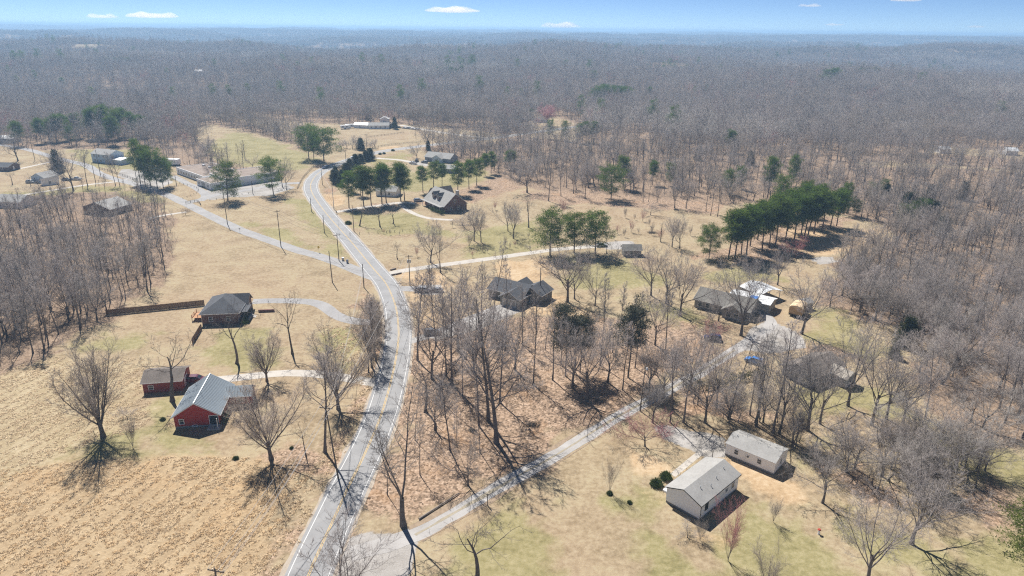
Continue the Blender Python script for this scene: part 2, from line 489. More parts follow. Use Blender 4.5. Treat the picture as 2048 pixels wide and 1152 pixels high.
# ------------------------------------------------------------------ ground sheet
NX = 420
ys = [-160.0, -60.0, 0.0, 30.0, 50.0, 60.0]
while ys[-1] < 15500:
    ys.append(ys[-1] + max(.95, (ys[-1] - 20) * .0098))
ys = np.array(ys)
tt = np.linspace(-1, 1, NX)
halfw = np.where(ys < 60, 190, 130 + ys * .95)
XX = tt[None, :] * halfw[:, None]
YY = np.repeat(ys[:, None], NX, 1)
P2 = np.stack([XX.ravel(), YY.ravel()], 1)
ZZ = terrain(P2[:, 0], P2[:, 1])
NYr = len(ys)
ii = (np.arange(NYr - 1)[:, None] * NX + np.arange(NX - 1)[None, :]).ravel()
gq = np.stack([ii, ii + 1, ii + NX + 1, ii + NX], 1)
dist = np.hypot(P2[:, 0], P2[:, 1])
opn = cover(P2, OPEN, 4, 3)
opn = np.maximum(opn, cover(P2, CLEAR_FAR, 5, 2))
c_green = cover(P2, GREEN, 5, 4)
c_leaf = np.maximum(cover(P2, LEAF, 5, 4), 0)
c_straw = cover(P2, STRAW, 5, 3)
c_mead = cover(P2, MEADOW, 7, 4)
c_dirt = cover(P2, DIRT, 3, 2.5)
c_grav = cover(P2, GRAVEL, .8, .5)

def gmat():
    m, n, l, b = mat_new("ground_cover")
    tc = n.new("ShaderNodeTexCoord").outputs["Object"]
    def at(name):
        a = n.new("ShaderNodeAttribute"); a.attribute_name = name
        s = n.new("ShaderNodeSeparateColor"); l.new(a.outputs["Color"], s.inputs[0])
        return s.outputs[0], s.outputs[1], s.outputs[2], a.outputs["Alpha"]
    green, leaf, straw, mead = at("cover_a")
    dirt, grav, wood, _ = at("cover_b")
    big = noise(n, l, .018, 5, .6, tc)
    mid = noise(n, l, .11, 6, .62, tc, .6)
    fine = noise(n, l, .9, 5, .7, tc)
    tiny = noise(n, l, 4.5, 3, .7, tc)
    def masked(mk, nz, w=.9):
        # ragged edges: mask pushed around by noise
        return mth(n, l, 'MULTIPLY', mth(n, l, 'ADD', mk, mth(n, l, 'MULTIPLY', mth(n, l, 'SUBTRACT', nz, .5), w)), 1.0, True)
    def cut(mk, nz, lo, hi, w=.9):
        return ramp(n, l, masked(mk, nz, w), [(lo, 0.0), (hi, 1.0)])
    s1 = mth(n, l, 'ADD', mth(n, l, 'MULTIPLY', mid, .45), mth(n, l, 'MULTIPLY', fine, .55))
    lawn = ramp(n, l, s1, [(.37, (.225, .168, .1)), (.5, (.345, .268, .168)), (.61, (.455, .37, .25))])
    # drifts of thinner, pinker turf
    lawn = mix(n, l, ramp(n, l, big, [(.45, 0.0), (.62, .55)]), lawn, ramp(n, l, s1, [(.37, (.27, .185, .115)), (.62, (.44, .33, .22))]))
    # olive-green growth coming through
    og = ramp(n, l, mth(n, l, 'ADD', mth(n, l, 'MULTIPLY', mid, .6), mth(n, l, 'MULTIPLY', fine, .4)), [(.5, 0.0), (.62, .32)])
    lawn = mix(n, l, og, lawn, (.26, .23, .11))
    gcol = ramp(n, l, s1, [(.36, (.15, .155, .05)), (.5, (.235, .225, .085)), (.63, (.34, .3, .15))])
    c = mix(n, l, mth(n, l, 'MULTIPLY', cut(green, mid, .2, .85, 1.1), .6), lawn, gcol)
    vor = n.new("ShaderNodeTexVoronoi"); vor.inputs["Scale"].default_value = 2.6; vor.inputs["Randomness"].default_value = 1
    l.new(tc, vor.inputs["Vector"])
    lf = mth(n, l, 'ADD', mth(n, l, 'MULTIPLY', vor.outputs["Color"], .45), mth(n, l, 'MULTIPLY', fine, .55))
    lcol = ramp(n, l, lf, [(.3, (.11, .076, .05)), (.43, (.245, .172, .115)), (.55, (.36, .25, .17)), (.72, (.5, .37, .265))])
    lcol = mix(n, l, ramp(n, l, mid, [(.54, 0.0), (.7, .5)]), lcol, mix(n, l, tiny, (.31, .165, .075), (.47, .29, .155)))
    c = mix(n, l, cut(leaf, s1, .25, .75, 1.0), c, lcol)
    # rough hay field: mower stripes running towards the road, tufts
    mp = n.new("ShaderNodeMapping"); mp.inputs["Rotation"].default_value = (0, 0, R(12)); mp.inputs["Scale"].default_value = (.55, .09, 1)
    l.new(tc, mp.inputs[0])
    stripe = noise(n, l, 1.0, 3, .6, mp.outputs[0])
    tuft = noise(n, l, 1.25, 4, .72, tc, .5)
    hs = mth(n, l, 'ADD', mth(n, l, 'MULTIPLY', stripe, .3), mth(n, l, 'ADD', mth(n, l, 'MULTIPLY', tuft, .45), mth(n, l, 'MULTIPLY', mid, .25)))
    scol = ramp(n, l, hs, [(.33, (.25, .17, .095)), (.45, (.36, .262, .155)), (.56, (.44, .33, .2)), (.68, (.52, .405, .265))])
    scol = mix(n, l, ramp(n, l, noise(n, l, .06, 5, .65, tc, .8), [(.52, 0.0), (.7, .45)]), scol, ramp(n, l, tuft, [(.35, (.33, .19, .085)), (.65, (.52, .33, .16))]))
    c = mix(n, l, cut(straw, mid, .3, .7, .8), c, scol)
    mcol = ramp(n, l, mth(n, l, 'ADD', mth(n, l, 'MULTIPLY', tuft, .6), mth(n, l, 'MULTIPLY', mid, .4)), [(.34, (.23, .165, .09)), (.48, (.38, .3, .18)), (.66, (.52, .43, .29))])
    c = mix(n, l, mth(n, l, 'MULTIPLY', cut(mead, mid, .3, .7, .8), .9), c, mcol)
    dcol = ramp(n, l, s1, [(.36, (.36, .24, .13)), (.5, (.48, .34, .2)), (.63, (.58, .45, .3))])
    c = mix(n, l, mth(n, l, 'MULTIPLY', cut(dirt, s1, .3, .8, 1.0), .8), c, dcol)
    wcol = ramp(n, l, lf, [(.25, (.13, .09, .06)), (.5, (.27, .19, .13)), (.75, (.4, .3, .21))])
    c = mix(n, l, cut(wood, mid, .3, .75, .7), c, wcol)
    grc = ramp(n, l, mth(n, l, 'ADD', mth(n, l, 'MULTIPLY', tiny, .4), mth(n, l, 'MULTIPLY', mid, .6)), [(.36, (.25, .225, .19)), (.5, (.36, .335, .305)), (.64, (.47, .445, .415))])
    c = mix(n, l, cut(grav, fine, .35, .65, .8), c, grc)
    l.new(c, b.inputs["Base Color"])
    b.inputs["Roughness"].default_value = .95
    b.inputs["Specular IOR Level"].default_value = .1
    hh = mth(n, l, 'ADD', mth(n, l, 'MULTIPLY', tuft, mth(n, l, 'ADD', .35, mth(n, l, 'ADD', straw, mth(n, l, 'MULTIPLY', mead, .8)))), mth(n, l, 'MULTIPLY', tiny, .3))
    l.new(bump(n, l, hh, .8, .22), b.inputs["Normal"])
    return m

gme = mesh_np("ground", np.column_stack([P2, ZZ]), gq, None, gmat(), True)
for nm, arr in (("cover_a", np.stack([c_green, c_leaf, c_straw, c_mead], 1)), ("cover_b", np.stack([c_dirt, c_grav, 1 - opn, np.ones(len(P2))], 1))):
    at = gme.attributes.new(nm, 'FLOAT_COLOR', 'POINT')
    at.data.foreach_set("color", arr.astype(np.float32).ravel())
ground = struct(link("ground", gme))

# ------------------------------------------------------------------ roads and drives
def spline(pts, step=1.5):
    P = np.array(pts, float)
    P = np.vstack([2 * P[0] - P[1], P, 2 * P[-1] - P[-2]])
    out = []
    for i in range(1, len(P) - 2):
        n = max(2, int(np.linalg.norm(P[i + 1] - P[i]) / step))
        t = np.linspace(0, 1, n, endpoint=False)[:, None]
        a, b, c, d = P[i - 1], P[i], P[i + 1], P[i + 2]
        out.append(.5 * (2 * b + (c - a) * t + (2 * a - 5 * b + 4 * c - d) * t ** 2 + (3 * b - a - 3 * c + d) * t ** 3))
    out.append(P[-2:-1])
    Q = np.vstack(out)
    for _ in range(6):
        Q[1:-1] = .25 * Q[:-2] + .5 * Q[1:-1] + .25 * Q[2:]
    return Q

def pxline(pts, step=1.5):
    return spline([G(x, y)[:2] for x, y in pts], step)

def ribbon(Q, offs, z, rag=0.0, seed=0):
    """strip following line Q between lateral offsets offs=(left,right); positive = left of travel"""
    t = np.gradient(Q, axis=0)
    t /= np.linalg.norm(t, axis=1)[:, None]
    nrm = np.stack([-t[:, 1], t[:, 0]], 1)
    rg = np.random.default_rng(seed)
    def wob():
        if not rag: return 0
        k = rg.normal(size=len(Q) + 8)
        return (np.convolve(k, np.ones(5) / 5, 'same')[4:-4] * rag)[:, None]
    a, b = Q + nrm * (offs[0] + wob()), Q + nrm * (offs[1] + wob())
    ncol = 5
    V = []
    for k in range(ncol):
        p = a + (b - a) * k / (ncol - 1)
        V.append(np.column_stack([p, terrain(p[:, 0], p[:, 1]) + z]))
    V = np.stack(V, 1)
    n = len(Q)
    i0 = (np.arange(n - 1)[:, None] * ncol + np.arange(ncol - 1)[None, :]).ravel()
    return V.reshape(-1, 3), np.stack([i0, i0 + ncol, i0 + ncol + 1, i0 + 1], 1)

def road_mat(name, lo, hi, crack=.5, grainy=.15, edge=None):
    m, n, l, b = mat_new(name)
    tc = n.new("ShaderNodeTexCoord").outputs["Object"]
    mid = noise(n, l, .22, 6, .65, tc, .4)
    fine = noise(n, l, 5, 3, .7, tc)
    f = mth(n, l, 'ADD', mth(n, l, 'MULTIPLY', mid, 1 - grainy), mth(n, l, 'MULTIPLY', fine, grainy))
    c = ramp(n, l, f, [(.3, lo), (.7, hi)])
    if crack:
        v = n.new("ShaderNodeTexVoronoi"); v.feature = 'DISTANCE_TO_EDGE'; v.inputs["Scale"].default_value = .16
        mp = n.new("ShaderNodeMapping"); l.new(tc, mp.inputs[0])
        wv = n.new("ShaderNodeTexNoise"); wv.inputs["Scale"].default_value = .5; wv.inputs["Detail"].default_value = 4
        l.new(tc, wv.inputs["Vector"])
        l.new(mix(n, l, .06, tc, wv.outputs["Color"], 'ADD'), v.inputs["Vector"])
        c = mix(n, l, mth(n, l, 'MULTIPLY', ramp(n, l, v.outputs["Distance"], [(.0, 1.0), (.018, 0.0)]), crack), c, tuple(x * .45 for x in lo))
    l.new(c, b.inputs["Base Color"])
    b.inputs["Roughness"].default_value = .85
    b.inputs["Specular IOR Level"].default_value = .3
    l.new(bump(n, l, fine, .3, .02), b.inputs["Normal"])
    return m

ASPH = road_mat("old_asphalt", (.24, .236, .232), (.335, .33, .322), .2)
ASPH2 = road_mat("side_asphalt", (.26, .25, .24), (.37, .355, .34), .2)
CONC = road_mat("drive_concrete", (.4, .36, .31), (.54, .5, .44), .2)
GRAV = road_mat("lane_gravel", (.27, .25, .23), (.47, .45, .425), 0, .35)
LINEW = simple("white_road_paint", (.68, .67, .64), .7, .12, .9)
LINEY = simple("yellow_road_paint", (.6, .4, .12), .7, .15, .9)

main = pxline([(560, 1330), (600, 1200), (619, 1144), (680, 1011), (697, 973), (731, 905), (762, 831), (785, 750), (796, 690), (797, 655), (792, 615), (782, 587), (770, 564), (744, 534), (702, 483), (660, 436), (634, 402),
               (622, 380), (623, 364), (635, 348), (655, 336), (690, 323), (727, 311.5), (770, 302), (810, 296.5), (887, 287), (987, 276), (1080, 263), (1180, 250)])
rd = struct(link("main_road", mesh_np("main_road", *ribbon(main, (3.75, -3.75), .03, .1, 3), None, ASPH)))
for s in (1, -1):
    link("edge_line", mesh_np("edge_line", *ribbon(main, (s * 3.15 + .06, s * 3.15 - .06), .036), None, LINEW), rd)
for s in (1, -1):
    link("centre_line", mesh_np("centre_line", *ribbon(main, (s * .14 + .055, s * .14 - .055), .036), None, LINEY), rd)
link("shoulder", mesh_np("shoulder", *ribbon(main, (4.35, -4.35), .012, .45, 8), None, simple("shoulder_grit", (.4, .34, .27), .95, .25, .8)), rd)

def road(name, pts, w, m, z=.02, rag=.12, seed=1, kids=None):
    return struct(link(name, mesh_np(name, *ribbon(pxline(pts), (w / 2, -w / 2), z, rag, seed), None, m)))
road("side_road", [(752, 556), (718, 543), (685, 529), (640, 513), (600, 502), (562, 489), (520, 474), (480, 460), (440, 441), (405, 424), (375, 409), (337, 391), (300, 379), (265, 367), (225, 357), (195, 345), (170, 330), (120, 318), (80, 306), (40, 296), (-60, 280)], 5.2, ASPH2, .021, .2, 2)
road("gravel_lane", [(700, 1108), (770, 1092), (830, 1070), (872, 1048), (920, 1020), (1022, 961), (1125, 902), (1227, 838), (1296, 801), (1364, 766), (1420, 733), (1470, 700), (1515, 672), (1545, 650), (1535, 633), (1520, 622)], 3.7, GRAV, .018, .35, 5)
ln_ = [(830, 1070), (872, 1048), (920, 1020), (1022, 961), (1125, 902), (1227, 838), (1296, 801), (1364, 766), (1420, 733), (1470, 700)]
lane = bpy.data.objects["gravel_lane"]
link("grass_strip", mesh_np("grass_strip", *ribbon(pxline(ln_), (.32, -.28), .026, .28, 61), None, simple("lane_grass", (.33, .285, .21), .95, .3, 1.2)), lane)
for s_ in (1, -1):
    link("lane_verge", mesh_np("lane_verge", *ribbon(pxline(ln_), (s_ * 1.95 + .28, s_ * 1.95 - .28), .028, .4, 62 + s_), None, simple("lane_verge", (.3, .225, .155), .95, .35, 1.2)), lane)
road("driveway", [(742, 645), (715, 644), (690, 639), (668, 629), (652, 614), (636, 605), (610, 602), (575, 602), (540, 601), (505, 603)], 4.2, ASPH2, .017, .15, 6)
road("driveway", [(752, 767), (715, 759), (680, 754), (640, 748), (600, 746), (550, 747), (505, 752), (470, 757), (430, 760), (385, 764)], 3.6, CONC, .016, .15, 7)
road("driveway", [(778, 547), (800, 542), (830, 538), (870, 532), (900, 528), (980, 517), (1060, 506), (1110, 499), (1170, 494), (1215, 492)], 3.8, CONC, .016, .12, 8)
road("driveway", [(672, 424), (690, 421), (720, 416), (760, 411), (800, 405), (830, 407)], 3.6, CONC, .016, .12, 9)
road("garden_path", [(800, 407), (815, 420), (835, 430), (860, 437), (905, 440)], 2.6, CONC, .014, .12, 10)
road("driveway", [(800, 577), (820, 577), (845, 578), (875, 580)], 4.5, ASPH2, .016, .3, 11)
road("driveway", [(818, 683), (840, 678), (870, 668), (905, 653), (960, 630), (1005, 612), (1030, 606)], 3.4, GRAV, .015, .4, 12)
road("driveway", [(735, 314), (760, 317), (800, 320), (835, 327)], 4, CONC, .016, .12, 13)
road("farm_drive", [(800, 250), (860, 261), (920, 270), (990, 277)], 5, CONC, .016, .2, 14)
road("concrete_path", [(250, 362), (225, 364), (170, 370), (120, 378), (70, 386), (30, 393)], 2.8, CONC, .016, .1, 15)
road("concrete_path", [(372, 424), (350, 427), (330, 430), (300, 436)], 2.4, CONC, .014, .1, 16)
road("concrete_path", [(100, 324), (60, 333), (20, 341), (-40, 350)], 2.6, CONC, .016, .1, 17)
road("walkway", [(1412, 898), (1388, 914), (1364, 936), (1345, 951)], 1.3, CONC, .02, .04, 18)
road("school_drive", [(375, 405), (400, 400), (430, 390), (470, 384), (510, 377), (560, 368), (600, 366)], 5, ASPH2, .019, .2, 19)
road("school_drive", [(400, 402), (412, 392), (396, 378), (365, 362), (345, 352)], 4.4, ASPH2, .015, .2, 20)

# ------------------------------------------------------------------ tree makers
def nrm(v): return v / np.maximum(np.linalg.norm(v, axis=-1, keepdims=True), 1e-9)

def grow(rg, st, d, L, K, wander, trop):
    """K-point polylines; returns (N,K,3)"""
    P = [st]
    d = nrm(d)
    trop = np.broadcast_to(np.asarray(trop, float), (len(st),))[:, None]
    for k in range(1, K):
        d = nrm(d + rg.normal(size=d.shape) * wander + np.array([0, 0, 1.0]) * trop)
        P.append(P[-1] + d * (L / (K - 1))[:, None])
    return np.stack(P, 1)

def kids(rg, P, Rd, L, n, t0, t1, a0, a1):
    """n child starts per parent; angle from parent tangent between a0 and a1 degrees"""
    N, K, _ = P.shape
    t = (np.arange(n)[None, :] + rg.uniform(0, 1, (N, n))) / n * (t1 - t0) + t0
    f = t * (K - 1)
    i = np.minimum(f.astype(int), K - 2)
    w = (f - i)[..., None]
    r = np.arange(N)[:, None]
    A, B = P[r, i], P[r, i + 1]
    pos = A + (B - A) * w
    rad = Rd[r, i] * (1 - w[..., 0]) + Rd[r, i + 1] * w[..., 0]
    tan = nrm(B - A).reshape(-1, 3)
    ref = nrm(rg.normal(size=tan.shape))
    az0 = np.repeat(rg.uniform(0, 6.28, N), n) + np.tile(np.arange(n) * 2.4, N)
    u = nrm(np.cross(tan, np.array([.31, .2, .93])))
    v = np.cross(tan, u)
    az = (az0 + rg.normal(size=len(az0)) * .5)[:, None]
    perp = u * np.cos(az) + v * np.sin(az)
    a = np.radians(rg.uniform(a0, a1, len(tan)))[:, None]
    d = tan * np.cos(a) + perp * np.sin(a)
    return pos.reshape(-1, 3), d, np.repeat(L, n), rad.ravel(), t.ravel()

def tubes(P, Rd, S, voff=0):
    N, K, _ = P.shape
    T = nrm(np.gradient(P, axis=1))
    ref = np.broadcast_to(np.array([.35, .28, .9]), T.shape)
    u = nrm(np.cross(T, ref)); v = np.cross(T, u)
    a = np.arange(S) / S * 2 * math.pi
    V = P[:, :, None, :] + Rd[:, :, None, None] * (u[:, :, None, :] * np.cos(a)[None, None, :, None] + v[:, :, None, :] * np.sin(a)[None, None, :, None])
    base = np.arange(N)[:, None, None] * (K * S) + np.arange(K - 1)[None, :, None] * S
    s = np.arange(S)[None, None, :]
    s2 = (s + 1) % S
    Q = np.stack([base + s, base + s2, base + S + s2, base + S + s], -1).reshape(-1, 4)
    return V.reshape(-1, 3), Q + voff

def spikes(rg, st, d, L, r, voff=0):
    """3-sided pointed twigs"""
    N = len(st)
    d = nrm(d)
    u = nrm(np.cross(d, nrm(rg.normal(size=d.shape)))); v = np.cross(d, u)
    a = np.array([0, 2.094, 4.189])
    ring = st[:, None] + (u[:, None] * np.cos(a)[None, :, None] + v[:, None] * np.sin(a)[None, :, None]) * np.asarray(r).reshape(-1, 1, 1)
    tip = st + d * np.asarray(L)[:, None]
    V = np.concatenate([ring, tip[:, None]], 1)
    b = np.arange(N)[:, None] * 4
    Tt = np.concatenate([np.concatenate([b + i, b + (i + 1) % 3, b + 3], 1) for i in range(3)], 0)
    return V.reshape(-1, 3), Tt + voff

class Acc:
    def __init__(s): s.V, s.Q, s.T, s.n = [], [], [], 0
    def q(s, V, Q): s.V.append(V); s.Q.append(Q + s.n); s.n += len(V)
    def t(s, V, T): s.V.append(V); s.T.append(T + s.n); s.n += len(V)
    def mesh(s, name, mat, smooth=True):
        return mesh_np(name, np.vstack(s.V), np.vstack(s.Q) if s.Q else None, np.vstack(s.T) if s.T else None, mat, smooth)

FORMS = dict(   # h=20 m trees; trunk frac, n limbs, limb start, limb len, limb angle, tropism, wander ...
    tall=dict(tr=.97, nl=19, l0=.42, l1=.98, ll=(.34, .12), la=(32, 60), lt=.10, lw=.12, tw=.035, nb=7, nt=7, nf=8, r=.25),
    tall_wide=dict(tr=.9, nl=19, l0=.3, l1=.97, ll=(.44, .18), la=(35, 65), lt=.10, lw=.12, tw=.022, nb=8, nt=7, nf=8, r=.28),
    slender=dict(tr=.97, nl=12, l0=.5, l1=.98, ll=(.22, .10), la=(25, 50), lt=.14, lw=.10, tw=.03, nb=6, nt=6, nf=7, r=.17),
    fan=dict(tr=.2, nl=11, l0=.5, l1=1.0, ll=(.86, .6), la=(8, 56), lt=.07, lw=.06, tw=.03, nb=14, nt=9, nf=9, r=.4, b0=.14, ba=(22, 46), bl=(.36, .18), bt=.1),
    spread=dict(tr=.3, nl=8, l0=.45, l1=1.0, ll=(.72, .5), la=(22, 58), lt=.07, lw=.14, tw=.06, nb=13, nt=8, nf=8, r=.31, b0=.2, ba=(28, 60), bl=(.42, .22)),
    fork=dict(tr=.22, nl=3, l0=.85, l1=1.0, ll=(.82, .7), la=(8, 24), lt=.06, lw=.06, tw=.03, nb=16, nt=7, nf=8, r=.32, b0=.28, ba=(28, 55), bl=(.3, .14)),
    gnarl=dict(tr=.5, nl=7, l0=.55, l1=1.0, ll=(.5, .3), la=(20, 70), lt=.07, lw=.24, tw=.12, nb=7, nt=5, nf=5, r=.4, b0=.2, ba=(35, 75), bl=(.4, .2)),
    vase=dict(tr=.06, nl=11, l0=.3, l1=1.0, ll=(.92, .7), la=(8, 30), lt=.02, lw=.05, tw=.02, nb=11, nt=7, nf=7, r=.16, b0=.25, ba=(15, 35), bl=(.4, .2), bt=.1),
    round=dict(tr=.2, nl=8, l0=.5, l1=1.0, ll=(.7, .5), la=(20, 75), lt=.06, lw=.14, tw=.06, nb=12, nt=8, nf=9, r=.26, b0=.2, ba=(30, 65), bl=(.42, .22)),
)

def bare_tree(form, seed, H_=20.0, detail=1.0, fat=1.0, merged=False):
    """bare winter tree; returns (trunk mesh, crown mesh)"""
    f = FORMS[form]
    rg = np.random.default_rng(seed)
    A, B = Acc(), Acc()
    trL = f['tr'] * H_
    K0 = 9 if f['tr'] > .4 else 4
    st = np.zeros((1, 3)); st[0, 2] = -.3
    P0 = grow(rg, st, np.array([[rg.normal() * .04, rg.normal() * .04, 1.0]]), np.array([trL + .3]), K0, f['tw'], .04)
    tapr = np.linspace(1, .22 if f['tr'] > .4 else .75, K0) ** 1.0
    tapr[0] *= 1.45
    R0 = (f['r'] * tapr)[None, :]
    A.q(*tubes(P0, R0, 7))
    nl = f['nl']
    s, d, _, r, t = kids(rg, P0, R0, np.ones(1), nl, f['l0'], f['l1'], *f['la'])
    q = (t - f['l0']) / (f['l1'] - f['l0'])
    L1 = H_ * (f['ll'][0] * (1 - q) + f['ll'][1] * q) * rg.uniform(.75, 1.12, len(t))
    if f['tr'] > .4:
        L1 = np.where(q > .93, L1 * 1.0, L1)
    P1 = grow(rg, s, d, L1, 7, f['lw'], f['lt'])
    rr = np.minimum(r * .55, f['r'] * .42) * (L1 / L1.max()) ** .8
    R1 = rr[:, None] * np.linspace(1, .16, 7)[None, :]
    A.q(*tubes(P1, R1, 5))
    nb = max(3, int(f['nb'] * detail))
    ba = f.get('ba', (28, 58)); bl = f.get('bl', (.5, .24))
    s, d, Lp, r, t = kids(rg, P1, R1, L1, nb, f.get('b0', .2), .98, *ba)
    L2 = Lp * (bl[0] * (1 - t) + bl[1] * t) * rg.uniform(.65, 1.2, len(t))
    P2_ = grow(rg, s, d, L2, 5, .13, f.get('bt', .07))
    R2 = np.maximum(r * .5, .018 * fat)[:, None] * np.linspace(1, .3, 5)[None, :]
    B.q(*tubes(P2_, R2, 4 if detail >= 1 else 3))
    nt = max(3, int(f['nt'] * detail))
    s, d, Lp, r, t = kids(rg, P2_, R2, L2, nt, .18, 1.0, 22, 55)
    L3 = np.clip(Lp * (.55 - .25 * t) * rg.uniform(.6, 1.2, len(t)), .4, 2.4)
    P3 = grow(rg, s, d, L3, 3, .16, .08)
    R3 = np.full((len(P3), 1), .0125 * fat) * np.linspace(1, .55, 3)[None, :]
    if detail >= 1:
        B.q(*tubes(P3, R3, 3))
    else:
        B.t(*spikes(rg, P3[:, 0], P3[:, -1] - P3[:, 0], L3, np.full(len(P3), .0145 * fat)))
    nf = int(f['nf'] * detail)
    if nf:
        s, d, Lp, r, t = kids(rg, P3, R3, L3, nf, .1, 1.0, 20, 55)
        L4 = np.clip(Lp * rg.uniform(.35, .7, len(t)), .25, .95)
        d[:, 2] += .18
        B.t(*spikes(rg, s, d, L4, np.full(len(s), .0085 * fat)))
    return A, B

def shape_height(acc_list):
    return max(float(np.vstack(a.V)[:, 2].max()) for a in acc_list)

VAR = {}
def variants(form, n, seed0, crown_mat, key=None, trunk_mat="bark", **kw):
    out = []
    for k in range(n):
        A, B = bare_tree(form, seed0 + k, **{**dict(detail=1.12, fat=1.25), **kw})
        h = shape_height([A, B])
        out.append((A.mesh(form + "_trunk", MT[trunk_mat]), B.mesh(form + "_crown", MT[crown_mat]), h))
    VAR[key or form] = out

variants("tall", 4, 100, "twig")
variants("tall_wide", 3, 200, "twig")
variants("slender", 5, 300, "twig")
variants("fan", 5, 400, "twig_tan")
variants("spread", 4, 500, "twig")
variants("fork", 3, 600, "twig")
variants("gnarl", 4, 700, "twig_dark")
variants("vase", 3, 800, "twig_tan")
variants("round", 3, 900, "twig")
variants("round", 2, 950, "twig_pink", key="pink")
variants("round", 2, 970, "twig_pale", key="pale")
variants("vase", 2, 820, "twig_pink", key="pinkvase")
variants("round", 2, 985, "twig_rose", key="rose", detail=1.2, fat=2.6)

def clumps(rg, C, size, n, stretch=(1, 1, .8), up_bias=.25):
    """n leaf triangles around each clump centre"""
    N = len(C)
    c = np.repeat(C, n, 0)
    off = rg.normal(size=(N * n, 3)) * np.array(stretch) * np.repeat(np.broadcast_to(size, (N,)), n)[:, None] * .5
    p = c + off
    d = nrm(off + np.array([0, 0, up_bias]) * size.mean() + rg.normal(size=off.shape) * .25)
    w = nrm(np.cross(d, rg.normal(size=d.shape)))
    ln = np.repeat(np.broadcast_to(size, (N,)), n) * rg.uniform(.45, .95, N * n)
    wd = ln * rg.uniform(.22, .42, N * n)
    V = np.stack([p - w * wd[:, None] * .5, p + w * wd[:, None] * .5, p + d * ln[:, None]], 1)
    return V.reshape(-1, 3), np.arange(N * n * 3).reshape(-1, 3)

def pine_tree(seed, H_=20.0, c0=.42, rmax=.2, dens=1.0, top_round=.5, r=.24, leafmat="pine"):
    rg = np.random.default_rng(seed)
    A, B = Acc(), Acc()
    st = np.zeros((1, 3)); st[0, 2] = -.3
    P0 = grow(rg, st, np.array([[rg.normal() * .02, rg.normal() * .02, 1.0]]), np.array([H_ * .98 + .3]), 9, .02, .03)
    R0 = (r * np.linspace(1, .15, 9))[None, :]
    A.q(*tubes(P0, R0, 7))
    n = int(26 * dens ** .6)
    s, d, _, rr, t = kids(rg, P0, R0, np.ones(1), n, c0, .97, 55, 92)
    q = (t - c0) / (1 - c0)
    prof = np.where(q < .25, .6 + 1.5 * q, 1.0) * (1 - np.clip(q - .25, 0, 1) / .75 * .72) ** top_round
    L1 = H_ * rmax * prof * rg.uniform(.45, 1.25, n)
    P1 = grow(rg, s, d, L1, 5, .12, .10)
    R1 = np.maximum(rr * .3, .035)[:, None] * np.linspace(1, .3, 5)[None, :]
    A.q(*tubes(P1, R1, 4))
    s, d, _, rr, t = kids(rg, P0, R0, np.ones(1), 9, c0 * .45, c0, 60, 95)
    A.t(*spikes(rg, s, d, H_ * rg.uniform(.03, .09, len(s)), np.full(len(s), .04)))
    m_ = int(3 + 2 * min(dens, 1.6))
    s, d, Lp, rr, t = kids(rg, P1, R1, L1, m_, .35, 1.0, 15, 60)
    L2 = Lp * rg.uniform(.12, .38, len(t))
    C = s + nrm(d) * L2[:, None]
    C = np.vstack([C, P1[:, -1], P0[:, -1] + rg.normal(size=(3, 3)) * .4])
    size = rg.uniform(.8, 1.5, len(C)) * (H_ / 20) ** .5
    # each pad is a flattened tuft of many short needles sprays
    sub = np.repeat(C, 4, 0) + rg.normal(size=(len(C) * 4, 3)) * np.array([.55, .55, .26]) * np.repeat(size, 4)[:, None]
    B.t(*clumps(rg, sub, np.repeat(size, 4) * .6, 9, up_bias=.35))
    return A, B

def cone_tree(seed, H_=8.0, rad=.26, n=330, power=.8, low=.05):
    rg = np.random.default_rng(seed)
    A, B = Acc(), Acc()
    P0 = np.array([[[0, 0, -.2], [0, 0, H_ * .5], [0, 0, H_ * .95]]])
    A.q(*tubes(P0, np.array([[.16, .1, .03]]), 6))
    z = low + (1 - low) * rg.uniform(0, 1, n) ** 1.15
    rr = rad * H_ * (1 - z) ** power * rg.uniform(.55, 1.1, n) * (1 + .22 * np.sin(rg.uniform(0, 6.28) + z * 17))
    a = rg.uniform(0, 6.28, n)
    C = np.stack([rr * np.cos(a), rr * np.sin(a), z * H_], 1)
    B.t(*clumps(rg, C, rg.uniform(.5, .95, n) * (H_ / 8) ** .6, 16, up_bias=.6))
    return A, B

def ball_bush(seed, n=130, sx=1.0, sz=.85):
    rg = np.random.default_rng(seed)
    B = Acc()
    d = nrm(rg.normal(size=(n, 3)))
    d[:, 2] = np.abs(d[:, 2]) * sz
    rr = .42 * rg.uniform(.75, 1.05, n)
    C = d * rr[:, None] * np.array([sx, 1, 1]) + np.array([0, 0, .06])
    B.t(*clumps(rg, C, np.full(n, .2), 16))
    return B

def pack(name, AB, tm, cm, key):
    A, B = AB
    VAR.setdefault(key, []).append((A.mesh(name + "_trunk", MT[tm]), B.mesh(name + "_crown", MT[cm], False), shape_height([A, B])))

for k in range(4): pack("pine", pine_tree(1000 + k, c0=.34 + .06 * (k % 2), rmax=.19, dens=1.5, top_round=.6), "pinebark", "pine", "pine_row")
for k in range(3): pack("pine", pine_tree(1100 + k, c0=.2, rmax=.34, dens=2.6, top_round=.5), "pinebark", "pine", "pine_broad")
for k in range(2): pack("pine", pine_tree(1150 + k, c0=.12, rmax=.32, dens=2.6, top_round=.7), "pinebark", "pine_bright", "pine_bright")
for k in range(3): pack("cedar", cone_tree(1200 + k), "pinebark", "cedar", "cedar")
for k in range(2): pack("ivy", pine_tree(1250 + k, c0=.42, rmax=.25, dens=2.2, top_round=.35), "bark", "ivy", "ivy")
BUSH = [ball_bush(1300 + k).mesh("bush_foliage", MT["box"], False) for k in range(2)]

